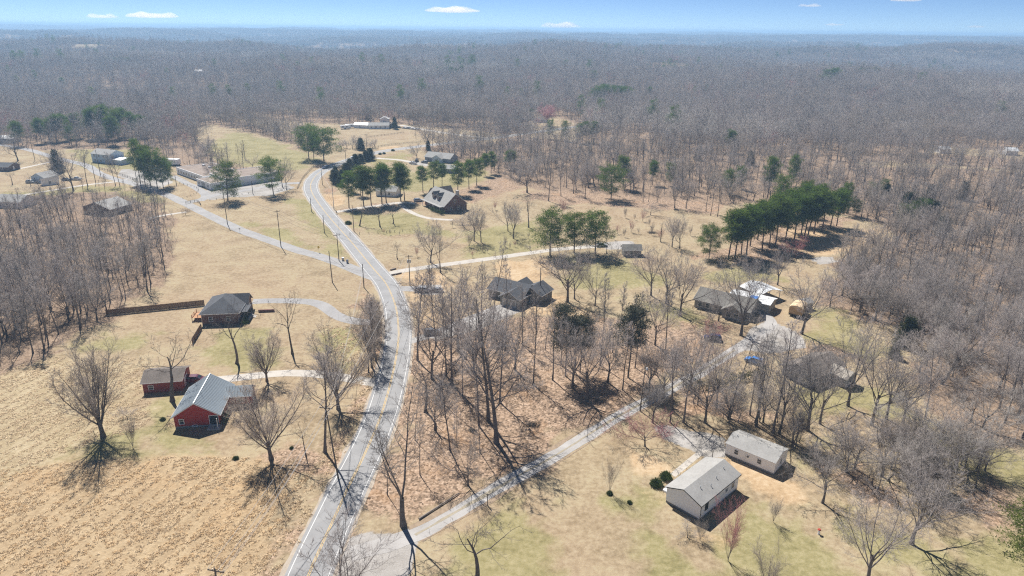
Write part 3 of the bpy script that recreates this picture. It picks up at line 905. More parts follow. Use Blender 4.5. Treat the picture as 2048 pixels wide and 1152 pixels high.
NT = {}
def plant(key, x, y, h, label=None, cat="tree", group=None, name="bare_tree", rz=None, vi=None, wide=1.0, lean=(0, 0), rg=random.Random(5)):
    v = VAR[key]
    tm, cm, vh = v[rg.randrange(len(v)) if vi is None else vi % len(v)]
    z = float(terrain(x, y))
    o = empty(name, (x, y, z), rg.uniform(0, 6.28) if rz is None else rz)
    s = h / vh
    o.scale = (s * wide, s * wide, s)
    if lean != (0, 0):
        o.rotation_mode = 'XYZ'
        o.rotation_euler = (lean[0], lean[1], o.rotation_euler[2])
    link("trunk", tm, o)
    link("crown", cm, o)
    tag(o, label or "", cat, group)
    NT[name] = NT.get(name, 0) + 1
    return o

def plant_px(key, px, py, top, label=None, hmin=1.0, **kw):
    g = G(px, py)
    return plant(key, g[0], g[1], max(hmin, hgt(px, py, top)), label, **kw)

# ------------------------------------------------------------------ hand-placed trees
T = [  # form, base px, base py, top py, width factor, label
 ("fan", 207, 874, 690, 1.1, "wide fan-shaped bare tree alone in the mown meadow at far left"),
 ("vase", 266, 896, 822, .8, "thin bare sapling just right of the wide fan-shaped meadow tree"),
 ("gnarl", 345, 802, 662, 1.1, "gnarled dark bare tree with drooping limbs in front of the small red outbuilding"),
 ("gnarl", 473, 727, 588, .8, "crooked bare tree with a pale forked top in front of the hip-roofed brick house"),
 ("fan", 534, 762, 655, 1.0, "broomlike fan-shaped bare tree beside the concrete drive of the red house"),
 ("gnarl", 585, 708, 575, .62, "tall crooked bare tree below the bend of the asphalt drive to the brick house"),
 ("fan", 543, 918, 744, 1.05, "fan-shaped bare tree right of the red house at the hay field edge"),
 ("tall", 650, 905, 682, 1.05, "tall bare tree on the roadside bank next to the near utility pole"),
 ("fan", 677, 818, 642, 1.0, "upright many-stemmed bare tree below the concrete drive beside the main road"),
 ("gnarl", 612, 912, 832, .6, "small pollarded bare tree between the fan-shaped tree and the utility pole"),
 ("fork", 807, 1052, 742, 1.15, "tall lone bare tree rising at the mouth of the gravel lane beside the main road"),
 ("tall_wide", 993, 886, 630, 1.25, "huge bare tree on the leafy slope casting its shadow fan across the gravel lane"),
 ("tall_wide", 977, 842, 560, .85, "very tall bare tree just behind the huge tree on the leaf-strewn slope"),
 ("slender", 912, 940, 800, .6, "thin crooked bare tree near the lane left of the pair by the fallen log"),
 ("round", 936, 970, 818, .55, "thin bare tree with a dense twiggy top beside the lower gravel lane"),
 ("gnarl", 851, 824, 690, .8, "small crooked bare tree leaning over the right edge of the main road"),
 ("spread", 864, 757, 592, .85, "slim spreading bare tree close to the right side of the road bend"),
 ("tall_wide", 904, 768, 550, .8, "double-stemmed tall bare tree in the grove right of the road bend"),
 ("slender", 893, 752, 575, 1.0, "straight slender bare tree next to the double-stemmed tree in the roadside grove"),
 ("round", 917, 702, 508, .95, "tall tree with a dense dark twiggy crown left of the grey house"),
 ("slender", 958, 852, 585, .8, "straight slender bare tree in the leaf litter in front of the grey house"),
 ("slender", 940, 690, 560, .8, "thin bare tree behind the dense-crowned tree left of the grey house"),
 ("tall", 963, 655, 520, .8, "bare tree at the left corner of the grey house"),
 ("tall", 1067, 770, 578, .62, "tall straight bare tree with a bare trunk right of the grey house"),
 ("tall", 1122, 728, 600, .6, "thin bare tree left of the dark ivy-covered group"),
 ("spread", 1145, 776, 620, .8, "pale-limbed bare tree in front of the dark ivy-covered tree"),
 ("spread", 1174, 802, 630, .9, "dark crooked bare tree with long low limbs above the lane"),
 ("spread", 1135, 604, 472, 1.0, "big spreading bare tree right of the grey house"),
 ("spread", 1149, 598, 500, .8, "second stem standing behind the big spreading tree right of the grey house"),
 ("spread", 1190, 611, 518, .75, "small spreading bare tree on the lawn between the grey house and the dark ivy tree"),
 ("gnarl", 1210, 622, 575, 1.1, "low open bare tree on the lawn right of the small spreading tree"),
 ("spread", 1302, 591, 480, .9, "leftmost of three big bare trees on the lawn left of the sprawling grey house"),
 ("spread", 1332, 607, 492, .85, "middle of three big bare trees on the lawn left of the sprawling grey house"),
 ("spread", 1360, 632, 500, .85, "rightmost of three big bare trees on the lawn left of the sprawling grey house"),
 ("spread", 1482, 671, 505, .85, "bare tree standing right in front of the sprawling grey house"),
 ("round", 1437, 642, 555, .9, "twiggy bare tree at the front wall of the sprawling grey house"),
 ("spread", 1603, 668, 520, .9, "dark-trunked bare tree in front of the tan trailer"),
 ("spread", 1660, 614, 548, .9, "small bare tree on the lawn right of the tan box trailer"),
 ("spread", 1690, 579, 502, .7, "left one of the bare trees at the gravel pad edge"),
 ("spread", 1701, 578, 484, .6, "tall middle one of the bare trees at the gravel pad edge"),
 ("spread", 1722, 561, 478, .6, "right one of the bare trees at the gravel pad edge"),
 ("spread", 1297, 783, 672, .9, "many-stemmed bare tree at the upper edge of the gravel lane beside the yard lamp"),
 ("spread", 1326, 802, 660, .75, "upright bare tree on the lane edge right of the yard lamp"),
 ("spread", 1381, 782, 645, .85, "bare tree straddling the lane left of the dark hedge"),
 ("spread", 1352, 752, 668, .6, "thin bare tree above the lane between the two larger lane trees"),
 ("spread", 1415, 724, 640, .6, "small bare tree above the lane near the navy car"),
 ("spread", 1433, 817, 662, .6, "bare tree at the left end of the dark hedge"),
 ("slender", 1457, 835, 672, 1.1, "left slender tree of the line behind the white manufactured home"),
 ("fork", 1512, 852, 640, .75, "forked tall tree behind the white manufactured home"),
 ("slender", 1500, 830, 662, 1.0, "slender tree just left of the forked tall tree behind the manufactured home"),
 ("slender", 1546, 866, 644, 1.2, "slender tree at the right rear corner of the white manufactured home"),
 ("spread", 1558, 868, 672, .6, "crooked bare tree right of the white manufactured home"),
 ("spread", 1615, 860, 662, .85, "clump-stemmed bare tree in front of the dark-roofed house"),
 ("spread", 1640, 848, 707, .8, "spreading bare tree below the dark-roofed house"),
 ("round", 1696, 812, 604, .8, "tall leaning reddish bare tree at the right corner of the dark-roofed house"),
 ("spread", 1743, 850, 662, .8, "many-trunked pale tree right of the dark-roofed house"),
 ("spread", 1772, 838, 672, .75, "bare tree behind the many-trunked pale tree on the right slope"),
 ("spread", 1806, 846, 687, .75, "bare tree between the many-trunked tree and the leaning tree"),
 ("slender", 1850, 838, 692, 1.1, "thin bare tree just left of the big leaning tree"),
 ("spread", 2036, 830, 690, .9, "bare tree at the right picture edge above the pale grass"),
 ("spread", 1645, 1006, 868, .9, "lone bare tree with a stout trunk on the lawn right of the white manufactured home"),
 ("spread", 1823, 1088, 900, 1.1, "broad bare tree at lower right throwing long shadows down the slope"),
 ("vase", 1546, 1044, 988, .9, "small vase-shaped shrub tree on the green lawn right of the white house"),
 ("pinkvase", 1456, 1122, 980, .75, "narrow reddish vase-shaped tree below the corner of the white house"),
 ("vase", 1219, 985, 900, .62, "young bare tree alone on the lawn left of the white house"),
 ("pink", 1290, 893, 820, 1.2, "small budding pink-twigged tree where the gravel drive leaves the lane"),
 ("gnarl", 952, 1156, 1015, 1.3, "bare tree at the bottom edge right of the lane mouth"),
 ("round", 690, 1235, 1042, 1.1, "bare treetop at the bottom edge over the main road"),
 ("spread", 1735, 1175, 985, 1.0, "forked bare tree at the bottom edge right of the lawn"),
 ("vase", 1533, 1190, 1075, .9, "faint thin bare tree at the bottom edge below the white house"),
 ("fork", 881, 545, 445, .9, "larger of two bare trees beside the pale concrete drive"),
 ("spread", 861, 525, 430, 1.0, "broad bare tree above the pale concrete drive right of the main road"),
 ("spread", 962, 484, 408, .8, "tall bare tree on the lawn below the dormered brick house"),
 ("spread", 948, 482, 402, .8, "bare tree standing close left of the tall tree below the dormered house"),
 ("spread", 1016, 462, 394, .8, "bare tree with a rounded crown left of the centre pines"),
 ("spread", 1027, 477, 398, .75, "bare tree just below the round-crowned tree left of the centre pines"),
 ("gnarl", 1057, 455, 390, .8, "leaning open bare tree left of the centre pines"),
 ("gnarl", 795, 518, 478, 1.0, "small open bare tree alone on the lawn beside the main road"),
 ("spread", 1231, 528, 478, .8, "bare tree beside the small dark shed"),
 ("tall", 1213, 507, 440, .8, "bare tree behind the parked white car and pale pad"),
 ("gnarl", 786, 448, 404, 1.2, "right one of three ornamental trees on the dormered house's front lawn"),
 ("gnarl", 760, 453, 408, 1.2, "middle one of three ornamental trees on the dormered house's front lawn"),
 ("gnarl", 719, 452, 406, 1.2, "left one of three ornamental trees on the dormered house's front lawn"),
 ("round", 946, 315, 272, 1.1, "dark rounded bare tree behind the blue-gabled house"),
 ("round", 834, 317, 283, 1.1, "dark bare tree at the left end of the blue-gabled house"),
 ("round", 922, 318, 285, 1.0, "dark bare tree at the right end of the blue-gabled house"),
 ("spread", 1054, 385, 312, 1.2, "large round-crowned bare tree at the wood edge right of the pine row"),
 ("tall_wide", 1097, 402, 302, .75, "tall grey bare tree at the wood edge above the orchard"),
 ("tall", 1122, 392, 318, .8, "bare tree between the tall grey tree and the next at the wood edge"),
 ("tall_wide", 1147, 387, 310, .75, "bare tree with a thick low fork at the wood edge"),
 ("tall_wide", 1170, 397, 317, .75, "bare tree with a dark straight trunk left of the round orchard pine"),
 ("spread", 1261, 383, 320, .8, "dark-trunked bare tree right of the round orchard pine"),
 ("spread", 1314, 406, 360, .8, "left one of the low bare trees at the top of the orchard"),
 ("spread", 1349, 416, 347, .8, "forked bare tree at the top of the orchard"),
 ("spread", 1372, 417, 350, .8, "double-trunked bare tree at the top of the orchard"),
 ("slender", 1412, 423, 352, 1.2, "left one of the slim stems beside the dark pine row"),
 ("slender", 1421, 431, 360, 1.2, "middle one of the slim stems beside the dark pine row"),
 ("slender", 1435, 433, 355, 1.2, "right one of the slim stems beside the dark pine row"),
 ("slender", 1286, 406, 350, 1.0, "thin straight stem left of the top orchard trees"),
 ("slender", 1297, 404, 345, 1.0, "thin straight stem just left of the low top orchard trees"),
 ("spread", 147, 382, 285, .85, "large bare tree beside the white garden shed on the left"),
 ("tall", 176, 373, 290, .9, "slim bare tree right of the large tree by the white garden shed"),
 ("spread", 36, 322, 255, 1.1, "dark spreading bare tree below the long roof at the far left"),
 ("spread", 104, 339, 297, .9, "bare tree left of the dark cedar by the pale two-storey house"),
 ("tall", 231, 371, 300, .8, "left trunk of the dark pair by the fenced car park"),
 ("tall", 240, 372, 305, .8, "right trunk of the dark pair by the fenced car park"),
 ("gnarl", 25, 369, 335, 1.0, "small bare tree left of the small white-gabled cottage"),
 ("gnarl", 62, 372, 345, 1.0, "small bare tree below the small white-gabled cottage"),
 ("spread", 565, 374, 303, .7, "left bare tree behind the roadside pine by the flat-roofed building"),
 ("spread", 573, 380, 318, .6, "right bare tree behind the roadside pine by the flat-roofed building"),
 ("pale", 1225, 705, 640, 1.0, "pale whitish blossoming tree between the two dark evergreen crowns"),
 ("spread", 1420, 505, 440, .7, "bare tree left of the first pine of the dark row"),
 ("spread", 1344, 494, 428, .85, "left one of the vase-shaped trees above the small dark shed"),
 ("spread", 1359, 497, 425, .85, "right one of the vase-shaped trees above the small dark shed"),
 ("spread", 1500, 585, 500, .8, "bare tree rising behind the sprawling grey house"),
 ("spread", 1555, 570, 485, .8, "reddish bare tree behind the white carport roof"),
 ("pink", 1590, 515, 462, 1.3, "reddish rounded tree at the foot of the dark pine row"),
]
for k, (fm, px, py, tp, w, lab) in enumerate(T):
    plant_px(fm, px, py, tp, lab, wide=w, vi=k * 7 + px, rg=random.Random(k))
# slim trees filling the leafy lot
rr = random.Random(4)
U = [(835, 720), (872, 690), (880, 800), (925, 790), (948, 745), (1010, 700), (1030, 740), (1000, 805), (1045, 690), (1090, 700), (1105, 760), (1200, 730), (1215, 765), (1235, 690), (870, 860), (900, 900), (840, 950), (960, 905), (830, 880), (775, 990),
     (1260, 700), (1270, 735), (1330, 715), (1245, 780), (985, 650), (1310, 690), (1345, 820), (1395, 810), (1410, 845), (1340, 845)]
U.sort()
for k, (px, py) in enumerate(U):
    plant_px(("slender", "slender", "tall", "slender", "spread")[k % 5], px, py, py - rr.uniform(105, 185), f"{ordinal(k)} slim bare tree from the left among the thin trees of the leafy lot", group="thin trees of the leafy lot", wide=rr.uniform(.7, 1.0), vi=k, rg=rr)
# the big leaning tree on the right
g = G(1884, 768)
plant("spread", g[0], g[1], 24, "big pale bare tree leaning far to the right", wide=.85, vi=1, rz=0.0, lean=(R(-8), R(28)))

# hedgerow along the near left side of the main road
for k, (px, py, tp) in enumerate([(737, 745, 640), (744, 735, 610), (752, 722, 600), (741, 705, 605), (748, 690, 590), (757, 684, 612), (742, 668, 585), (750, 655, 588), (760, 660, 600), (744, 640, 590)]):
    plant_px("fan" if k % 2 else "slender", px, py, tp, f"{ordinal(k)} bare tree from the near end of the roadside hedgerow at the road bend", wide=.85 if k % 2 else 1.5, group="hedgerow trees at the road bend", rg=random.Random(40 + k))

# dense dark crowns among the bare trees
for px, py, tp, lab in [(1131, 752, 605, "dark ivy-clad tree, left of the pair right of the grey house"),
                        (1160, 745, 612, "dark ivy-clad tree, right of the pair right of the grey house"),
                        (1256, 755, 588, "dark evergreen-crowned tree with a clear trunk above the lane")]:
    plant_px("ivy", px, py, tp, lab, name="ivy_tree", wide=.95, vi=px)

# pines
rowA = [(698, 416, 337), (704, 384, 340), (721, 391, 342), (728, 413, 326), (743, 411, 330), (764, 408, 322), (773, 406, 324), (802, 403, 320), (809, 401, 326), (846, 385, 327), (867, 376, 319), (884, 372, 325),
        (916, 388, 318), (938, 378, 316), (953, 371, 313), (970, 351, 304), (982, 348, 300), (1016, 339, 297), (1024, 336, 300)]
for k, (px, py, tp) in enumerate(rowA):
    plant_px("pine_row", px, py, tp, f"{ordinal(k)} pine from the left in the row behind the dormered brick house", name="pine_tree", group="pines behind the dormered brick house", vi=k, wide=1.3)
rowB = [(1418, 518, 443), (1456, 519, 411), (1469, 518, 416), (1492, 513, 405), (1482, 510, 412), (1524, 501, 398), (1538, 496, 400), (1550, 492, 386), (1570, 484, 390), (1589, 478, 379), (1601, 475, 382), (1609, 472, 378), (1616, 470, 376),
        (1628, 468, 370), (1644, 463, 374), (1660, 457, 375), (1673, 452, 372), (1500, 492, 402), (1515, 480, 395), (1545, 470, 378), (1575, 462, 368), (1605, 452, 362), (1635, 447, 362)]
rowB.sort()
for k, (px, py, tp) in enumerate(rowB):
    plant_px("pine_broad" if k == 0 else "pine_row", px, py, tp, f"{ordinal(k)} dark pine from the left in the straight row at the field edge", name="pine_tree", group="dark pine row at the field edge", vi=k + 1, wide=1.15 if k == 0 else 1.35)
rowC = [(37, 292, 238), (84, 286, 233), (99, 282, 236), (114, 283, 225), (136, 280, 224), (148, 276, 230), (186, 278, 211), (196, 276, 209), (206, 270, 212), (216, 277, 204), (226, 289, 228), (236, 277, 215), (250, 272, 212), (265, 277, 220), (278, 268, 226), (290, 274, 227), (160, 276, 222)]
rowC.sort()
for k, (px, py, tp) in enumerate(rowC):
    plant_px("pine_row", px, py, tp, f"{ordinal(k)} pine from the left in the long pine belt at far left", name="pine_tree", group="pine belt at far left", vi=k + 2, wide=1.35)
rowD = [(281, 367, 272), (291, 373, 290), (302, 373, 285), (315, 376, 292), (327, 376, 306), (338, 372, 312)]
for k, (px, py, tp) in enumerate(rowD):
    plant_px("pine_bright" if k == 2 else "pine_broad" if k > 2 else "pine_row", px, py, tp, f"{ordinal(k)} pine from the left in the clump beside the fenced side road", name="pine_tree", group="pines beside the fenced side road", vi=k, wide=.95)
for key, px, py, tp, w, lab in [
    ("pine_bright", 456, 403, 318, 1.35, "bushy yellow-green pine standing in front of the flat-roofed building"),
    ("pine_broad", 547, 388, 308, 1.15, "pine at the roadside right of the flat-roofed building entrance"),
    ("pine_broad", 618, 318, 245, 1.25, "left one of the big pines where the road bends away"),
    ("pine_row", 628, 320, 258, 1.2, "slim middle one of the big pines where the road bends away"),
    ("pine_broad", 648, 325, 250, 1.55, "largest round-crowned pine where the road bends away"),
    ("pine_broad", 1100, 512, 414, 1.5, "left one of the three green pines in the middle of the picture"),
    ("pine_broad", 1148, 505, 420, 1.5, "middle one of the three green pines in the middle of the picture"),
    ("pine_broad", 1190, 508, 416, 1.5, "right one of the three green pines in the middle of the picture"),
    ("pine_broad", 1222, 399, 326, 1.45, "round-crowned pine alone at the top of the orchard"),
    ("pine_row", 1246, 376, 306, 1.1, "yellowish pine behind the round-crowned orchard pine"),
    ("pine_bright", 2058, 1150, 985, 1.3, "bright green pine cut off by the right picture edge"),
    ("pine_row", 1036, 258, 228, 1.3, "pine left of the white-gabled house with the pink tree"),
    ("pine_row", 1062, 240, 216, 1.2, "dark pine behind the white-gabled house with the pink tree"),
    ("pine_broad", 1100, 278, 236, .9, "left one of the pines right of the white-gabled house with the pink tree"),
    ("pine_broad", 1130, 282, 238, .9, "middle one of the pines right of the white-gabled house with the pink tree"),
    ("pine_row", 1158, 286, 243, 1.4, "tall one of the pines right of the white-gabled house with the pink tree"),
    ("pine_row", 1172, 284, 240, 1.4, "dark one of the pines right of the white-gabled house with the pink tree"),
    ("pine_row", 1187, 286, 240, 1.4, "rightmost of the pines right of the white-gabled house with the pink tree"),
    ("pine_row", 1462, 305, 256, 1.3, "green pine alone in the forest right of centre"),
    ("pine_row", 1297, 205, 178, 1.4, "small pine in the forest right of the dark distant pine clump"),
    ("pine_row", 1535, 395, 308, 1.0, "pine tip in the forest behind the left of the dark row"),
    ("pine_broad", 1583, 372, 305, .8, "green pine in the forest left of two others behind the dark row"),
    ("pine_bright", 1605, 430, 355, .9, "yellow-green pine behind the dark row"),
    ("pine_broad", 1560, 428, 345, .8, "tall green pine behind the dark row"),
    ("pine_broad", 1688, 430, 360, .8, "green pine just past the right end of the dark row"),
    ("pine_row", 128, 180, 156, 1.5, "dark pine standing alone in the far left forest"),
    ("pine_row", 14, 205, 183, 1.6, "dark pine at the left picture edge in the forest"),
    ("pine_broad", 1340, 372, 322, .8, "dark pine in the forest above the orchard"),
    ("pine_broad", 1480, 378, 328, .8, "small bushy pine in the forest above the slim stems"),
    ("pine_row", 1305, 370, 318, 1.2, "narrow pine in the forest above the orchard"),
    ("pine_broad", 1455, 388, 335, .9, "low pine at the wood edge above the slim stems")]:
    plant_px(key, px, py, tp, lab, name="pine_tree", wide=w, vi=px)
# distant clumps
far = [(1188, 208, 180), (1196, 214, 172), (1206, 212, 168), (1216, 214, 170), (1226, 210, 173), (1236, 212, 173), (1246, 210, 174), (1256, 208, 178)]
for k, (px, py, tp) in enumerate(far):
    plant_px("pine_broad", px, py, tp, f"{ordinal(k)} dark pine from the left in the dense distant clump right of upper middle", name="pine_tree", group="dense distant pine clump", wide=1.5, vi=k)
far = [(1622, 192, 176), (1634, 194, 170), (1644, 195, 168), (1650, 190, 158), (1662, 190, 155), (1668, 187, 158), (1715, 180, 154), (1728, 178, 153), (1742, 178, 152), (1754, 176, 154), (1765, 176, 158), (1800, 184, 162), (1185, 180, 157)]
far.sort()
for k, (px, py, tp) in enumerate(far):
    plant_px("pine_broad", px, py, tp, f"{ordinal(k)} pine from the left among the scattered distant pines at upper right", name="pine_tree", group="scattered distant pines at upper right", wide=1.4, vi=k)
far = [(206 + 7 * k, 150 + (k % 3), 133 + (k % 2) * 2) for k in range(9)]
for k, (px, py, tp) in enumerate(far):
    plant_px("pine_broad", px, py, tp, f"{ordinal(k)} bluish pine from the left in the small distant grove at upper left", name="pine_tree", group="small distant pine grove at upper left", wide=1.3, vi=k)
far = [(868 + 9 * k, 165 + (k * 5) % 7, 140 + (k * 3) % 8) for k in range(7)]
for k, (px, py, tp) in enumerate(far):
    plant_px("pine_row", px, py, tp, f"{ordinal(k)} thin bluish pine from the left in the distant belt above the middle", name="pine_tree", group="distant pines above the middle", wide=1.3, vi=k)

# cedars and dark evergreens
ced = [(1711, 432, 396), (1806, 452, 405), (1822, 446, 398), (1838, 442, 393), (1852, 440, 394), (1866, 446, 400), (1880, 472, 428), (1890, 468, 432), (1970, 468, 440), (2032, 470, 442), (1925, 400, 360), (1858, 402, 366), (1770, 402, 365), (1745, 398, 362), (1500, 330, 300), (1395, 320, 296), (1810, 440, 380), (1765, 385, 355)]
ced.sort()
for k, (px, py, tp) in enumerate(ced):
    plant_px("pine_broad" if k in (2, 3, 4, 6, 8, 9) else "cedar", px, py, tp, f"{ordinal(k)} dark evergreen from the left tucked among the bare woods on the right", name="cedar_tree", group="evergreens in the right woods", vi=k, wide=1.2)
for px, py, tp, w, lab in [(1811, 692, 630, 1.35, "bushy dark cedar at the edge of the lawn near the thin-stemmed wood"), (117, 344, 296, 1.0, "dark cone-shaped cedar left of the pale two-storey house"),
                           (722, 300, 274, 1.3, "dark cedar at the road end of the field hedgerow"), (1788, 715, 680, 1.2, "low brownish cedar beside the bushy dark cedar"), (553, 262, 242, 1.1, "cedar in the upper field hedgerow"),
                           (857, 301, 280, 1.0, "dark cedar behind the roadside stems left of the blue-gabled house"), (790, 258, 232, 1.0, "pale green cedar at the right end of the farmstead")]:
    plant_px("cedar", px, py, tp, lab, name="cedar_tree", wide=w, vi=px)
cl = [(672, 352), (668, 360), (672, 368), (690, 345), (700, 338), (712, 332), (722, 326), (732, 322), (741, 320), (680, 372), (684, 360), (695, 350)]
for k, (px, py) in enumerate(cl):
    plant_px("cedar", px, py, py - 20 - (k % 3) * 3, f"{ordinal(k)} shrubby evergreen in the dark roadside bank at the bend", name="cedar_tree", group="evergreen bank at the bend", wide=1.6, vi=k)

# ------------------------------------------------------------------ shrubs and saplings
sap = [(1125, 431, 392), (1250, 436, 408), (1269, 440, 424), (1285, 443, 417), (1298, 452, 432), (1262, 465, 435), (1277, 468, 452), (1248, 474, 450), (1380, 471, 446), (1321, 482, 448), (837, 480, 455), (1010, 494, 466), (966, 504, 488), (975, 506, 490),
       (834, 514, 488), (780, 470, 455), (768, 468, 455), (799, 470, 460), (1057, 478, 460), (1228, 480, 462), (1235, 468, 448), (1303, 470, 440), (1405, 478, 450), (905, 455, 435), (1020, 498, 480), (1030, 494, 478), (945, 515, 500), (990, 420, 398), (1140, 448, 430), (1060, 500, 488)]
sap.sort()
for k, (px, py, tp) in enumerate(sap):
    plant_px("vase" if k % 3 else "pinkvase", px, py, tp, f"{ordinal(k)} bare sapling from the left among the young trees of the open lawn", cat="sapling", group="young trees of the open lawn", name="sapling", wide=.8, vi=k, hmin=1.5)
plant_px("round", 1301, 430, 404, "small umbrella-shaped orchard tree with a dark shadow patch", cat="tree", name="sapling", wide=1.5)
plant_px("vase", 938, 494, 456, "large vase-shaped bush on the lawn below the dormered brick house", cat="shrub", name="shrub", wide=1.2)
plant_px("round", 371, 430, 414, "small round bare bush beside the side road", cat="shrub", name="shrub", wide=1.2)
plant_px("round", 211, 362, 351, "small round bush on the verge of the concrete path", cat="shrub", name="shrub", wide=1.4)
plant_px("round", 240, 408, 377, "large rounded bare bush above the brown brick house", cat="shrub", name="shrub", wide=1.4)
plant_px("round", 193, 396, 376, "rounded bare bush left of the large bush above the brown house", cat="shrub", name="shrub", wide=1.4)
plant_px("round", 310, 405, 390, "thin bush on the lawn beside the side road bend", cat="shrub", name="shrub", wide=1.2)
plant_px("vase", 470, 835, 790, "rounded tangle of bare shrub against the red house's right wall", cat="shrub", name="shrub", wide=1.5)
plant_px("vase", 505, 860, 800, "grey bare shrub between the red house and the fan-shaped tree", cat="shrub", name="shrub", wide=1.3)
plant_px("pink", 1418, 680, 640, "bare shrub in front of the left wing of the sprawling grey house", cat="shrub", name="shrub", wide=1.2)
plant_px("round", 1512, 655, 628, "clipped bare bush beside the drive of the sprawling grey house", cat="shrub", name="shrub", wide=1.6)
plant_px("round", 1425, 642, 620, "twiggy bush under the window of the sprawling grey house", cat="shrub", name="shrub", wide=1.4)
plant_px("round", 925, 450, 428, "wide grey bare shrub in front of the dormered house's end gable", cat="shrub", name="shrub", wide=2.4)
plant_px("round", 255, 838, 815, "twiggy bush left of the gnarled tree's shadow", cat="shrub", name="shrub", wide=1.6)
plant_px("vase", 1400, 1080, 1030, "thin brush beside the near corner of the white house", cat="shrub", name="shrub", wide=1.0)
plant_px("round", 1375, 1075, 1045, "low brown weeds along the white house's flower bed edge", cat="shrub", name="shrub", wide=1.6)
# field hedgerows
hr = [(388 + i * 11, 256 - (i * 3.2 if i < 5 else 14 - (i - 5) * 6.2), 20) for i in range(9)] + [(480 + i * 13, 254 + i * 4.3, 20) for i in range(13)] + [(660 + i * 11, 298 - i * .2, 26) for i in range(9)] + [(420 - i * 3, 292 + i * 6, 26) for i in range(6)]
rr = random.Random(9)
for k, (px, py, hh) in enumerate(hr):
    plant_px("round" if k % 3 else "spread", px + rr.uniform(-3, 3), py + rr.uniform(-2, 2), py - hh * rr.uniform(.6, 1.2), f"{ordinal(k)} bare shrub along the hedgerow round the pale upper field", cat="shrub", group="hedgerow shrubs round the upper field", name="shrub", wide=1.4, vi=k)
# thicket at the lower right
th = []
rr = random.Random(21)
line = [(1300, 850), (1400, 830), (1480, 850), (1580, 900), (1660, 935), (1740, 950), (1820, 975), (1900, 965), (1980, 950), (1900, 930), (1830, 930), (1750, 905)]
for i in range(46):
    s_ = rr.uniform(0, len(line) - 1.01); a_ = int(s_); w_ = s_ - a_
    px = line[a_][0] * (1 - w_) + line[a_ + 1][0] * w_ + rr.uniform(-30, 30); py = line[a_][1] * (1 - w_) + line[a_ + 1][1] * w_ + rr.uniform(-16, 22)
    if px < 1575 and py > 850: py = 845
    th.append((px, py))
th.sort()
for k, (px, py) in enumerate(th):
    key = ("spread", "tall", "vase", "pale", "round", "spread")[k % 6]
    plant_px(key, px, py, py - rr.uniform(45, 140), f"{ordinal(k)} tangled tree from the left in the brushy thicket right of the white manufactured home", group="thicket trees at lower right", name="thicket_tree", wide=rr.uniform(.8, 1.25), vi=k, rg=rr)

# ------------------------------------------------------------------ woods and far forest
def in_any(P, polys, grow_=0.0):
    m = np.zeros(len(P), bool)
    for p in polys:
        lo, hi = p.min(0) - 5, p.max(0) + 5
        k = np.where((P[:, 0] > lo[0]) & (P[:, 0] < hi[0]) & (P[:, 1] > lo[1]) & (P[:, 1] < hi[1]))[0]
        if len(k): m[k] |= sdist(P[k], p) < grow_
    return m

def scatter(y0, y1, sp, seed, margin=1.12, xside=60):
    rg = np.random.default_rng(seed)
    out = []
    for y in np.arange(y0, y1, sp):
        w = (y * .76) * margin + xside
        xs = np.arange(-w, w, sp)
        out.append(np.stack([xs, np.full(len(xs), y)], 1))
    P = np.vstack(out)
    P = P + rg.uniform(-.5, .5, P.shape) * sp * 1.1
    return P

NOTREE = [poly(p) for p in [  # houses standing inside the woods
    [(150, 425), (150, 398), (235, 392), (250, 425)], [(0, 425), (0, 392), (60, 392), (70, 420)], [(1190, 252), (1192, 240), (1230, 240), (1232, 252)]]]
ROADCLR = main
def clear_of_road(P, w=9):
    k = P[:, 1] < 800
    m = np.ones(len(P), bool)
    d2 = ((P[k][:, None, :] - ROADCLR[None, ::4, :]) ** 2).sum(-1).min(1)
    m[k] = d2 > w * w
    return m

P = np.vstack([scatter(90, 330, 4.8, 1), scatter(330, 900, 6.3, 2)])
m = ~in_any(P, OPEN, 0.5) & ~in_any(P, CLEAR_FAR, 2) & ~in_any(P, NOTREE, 1) & clear_of_road(P)
P = P[m]
zz = terrain(P[:, 0], P[:, 1])
px, py, zc = proj(P[:, 0], P[:, 1], zz)
P = P[(px > -260) & (px < 2310)]
px, py, zc = proj(P[:, 0], P[:, 1], terrain(P[:, 0], P[:, 1]))
dens = wav(P[:, 0], P[:, 1], 60, 8) + wav(P[:, 0], P[:, 1], 25, 9)
keep = np.random.default_rng(3).uniform(size=len(P)) < np.where(px < 420, .66, np.clip(.62 + .3 * dens, .25, 1))
P, px, py, zc = P[keep], px[keep], py[keep], zc[keep]
vis = (px > -10) & (px < 2058) & (py < 1180)
order = np.argsort(zc + np.where(vis, 0, 1e6))
N_IND = 128
ind = order[:N_IND]
rest = np.setdiff1d(np.arange(len(P)), ind)
rr = random.Random(77)
for i in ind:
    left = px[i] < 420
    key = rr.choice(["slender", "slender", "tall", "tall", "round"] if left else ["slender", "tall", "spread", "round", "pale", "spread"])
    h = rr.uniform(14, 19) * float(np.interp(py[i], [400, 480, 600], [.55, .75, 1.0])) if left else rr.uniform(11, 18)
    if key == "pale": h *= .8
    plant(key, P[i, 0], P[i, 1], h, "bare grey tree in the dense wood left of the long board fence" if left else "bare grey tree in the wood along the right side",
          group="trees of the left wood" if left else "trees of the right wood", wide=rr.uniform(.8, 1.2) * (1.25 if key in ("slender",) else 1.0), rg=rr)

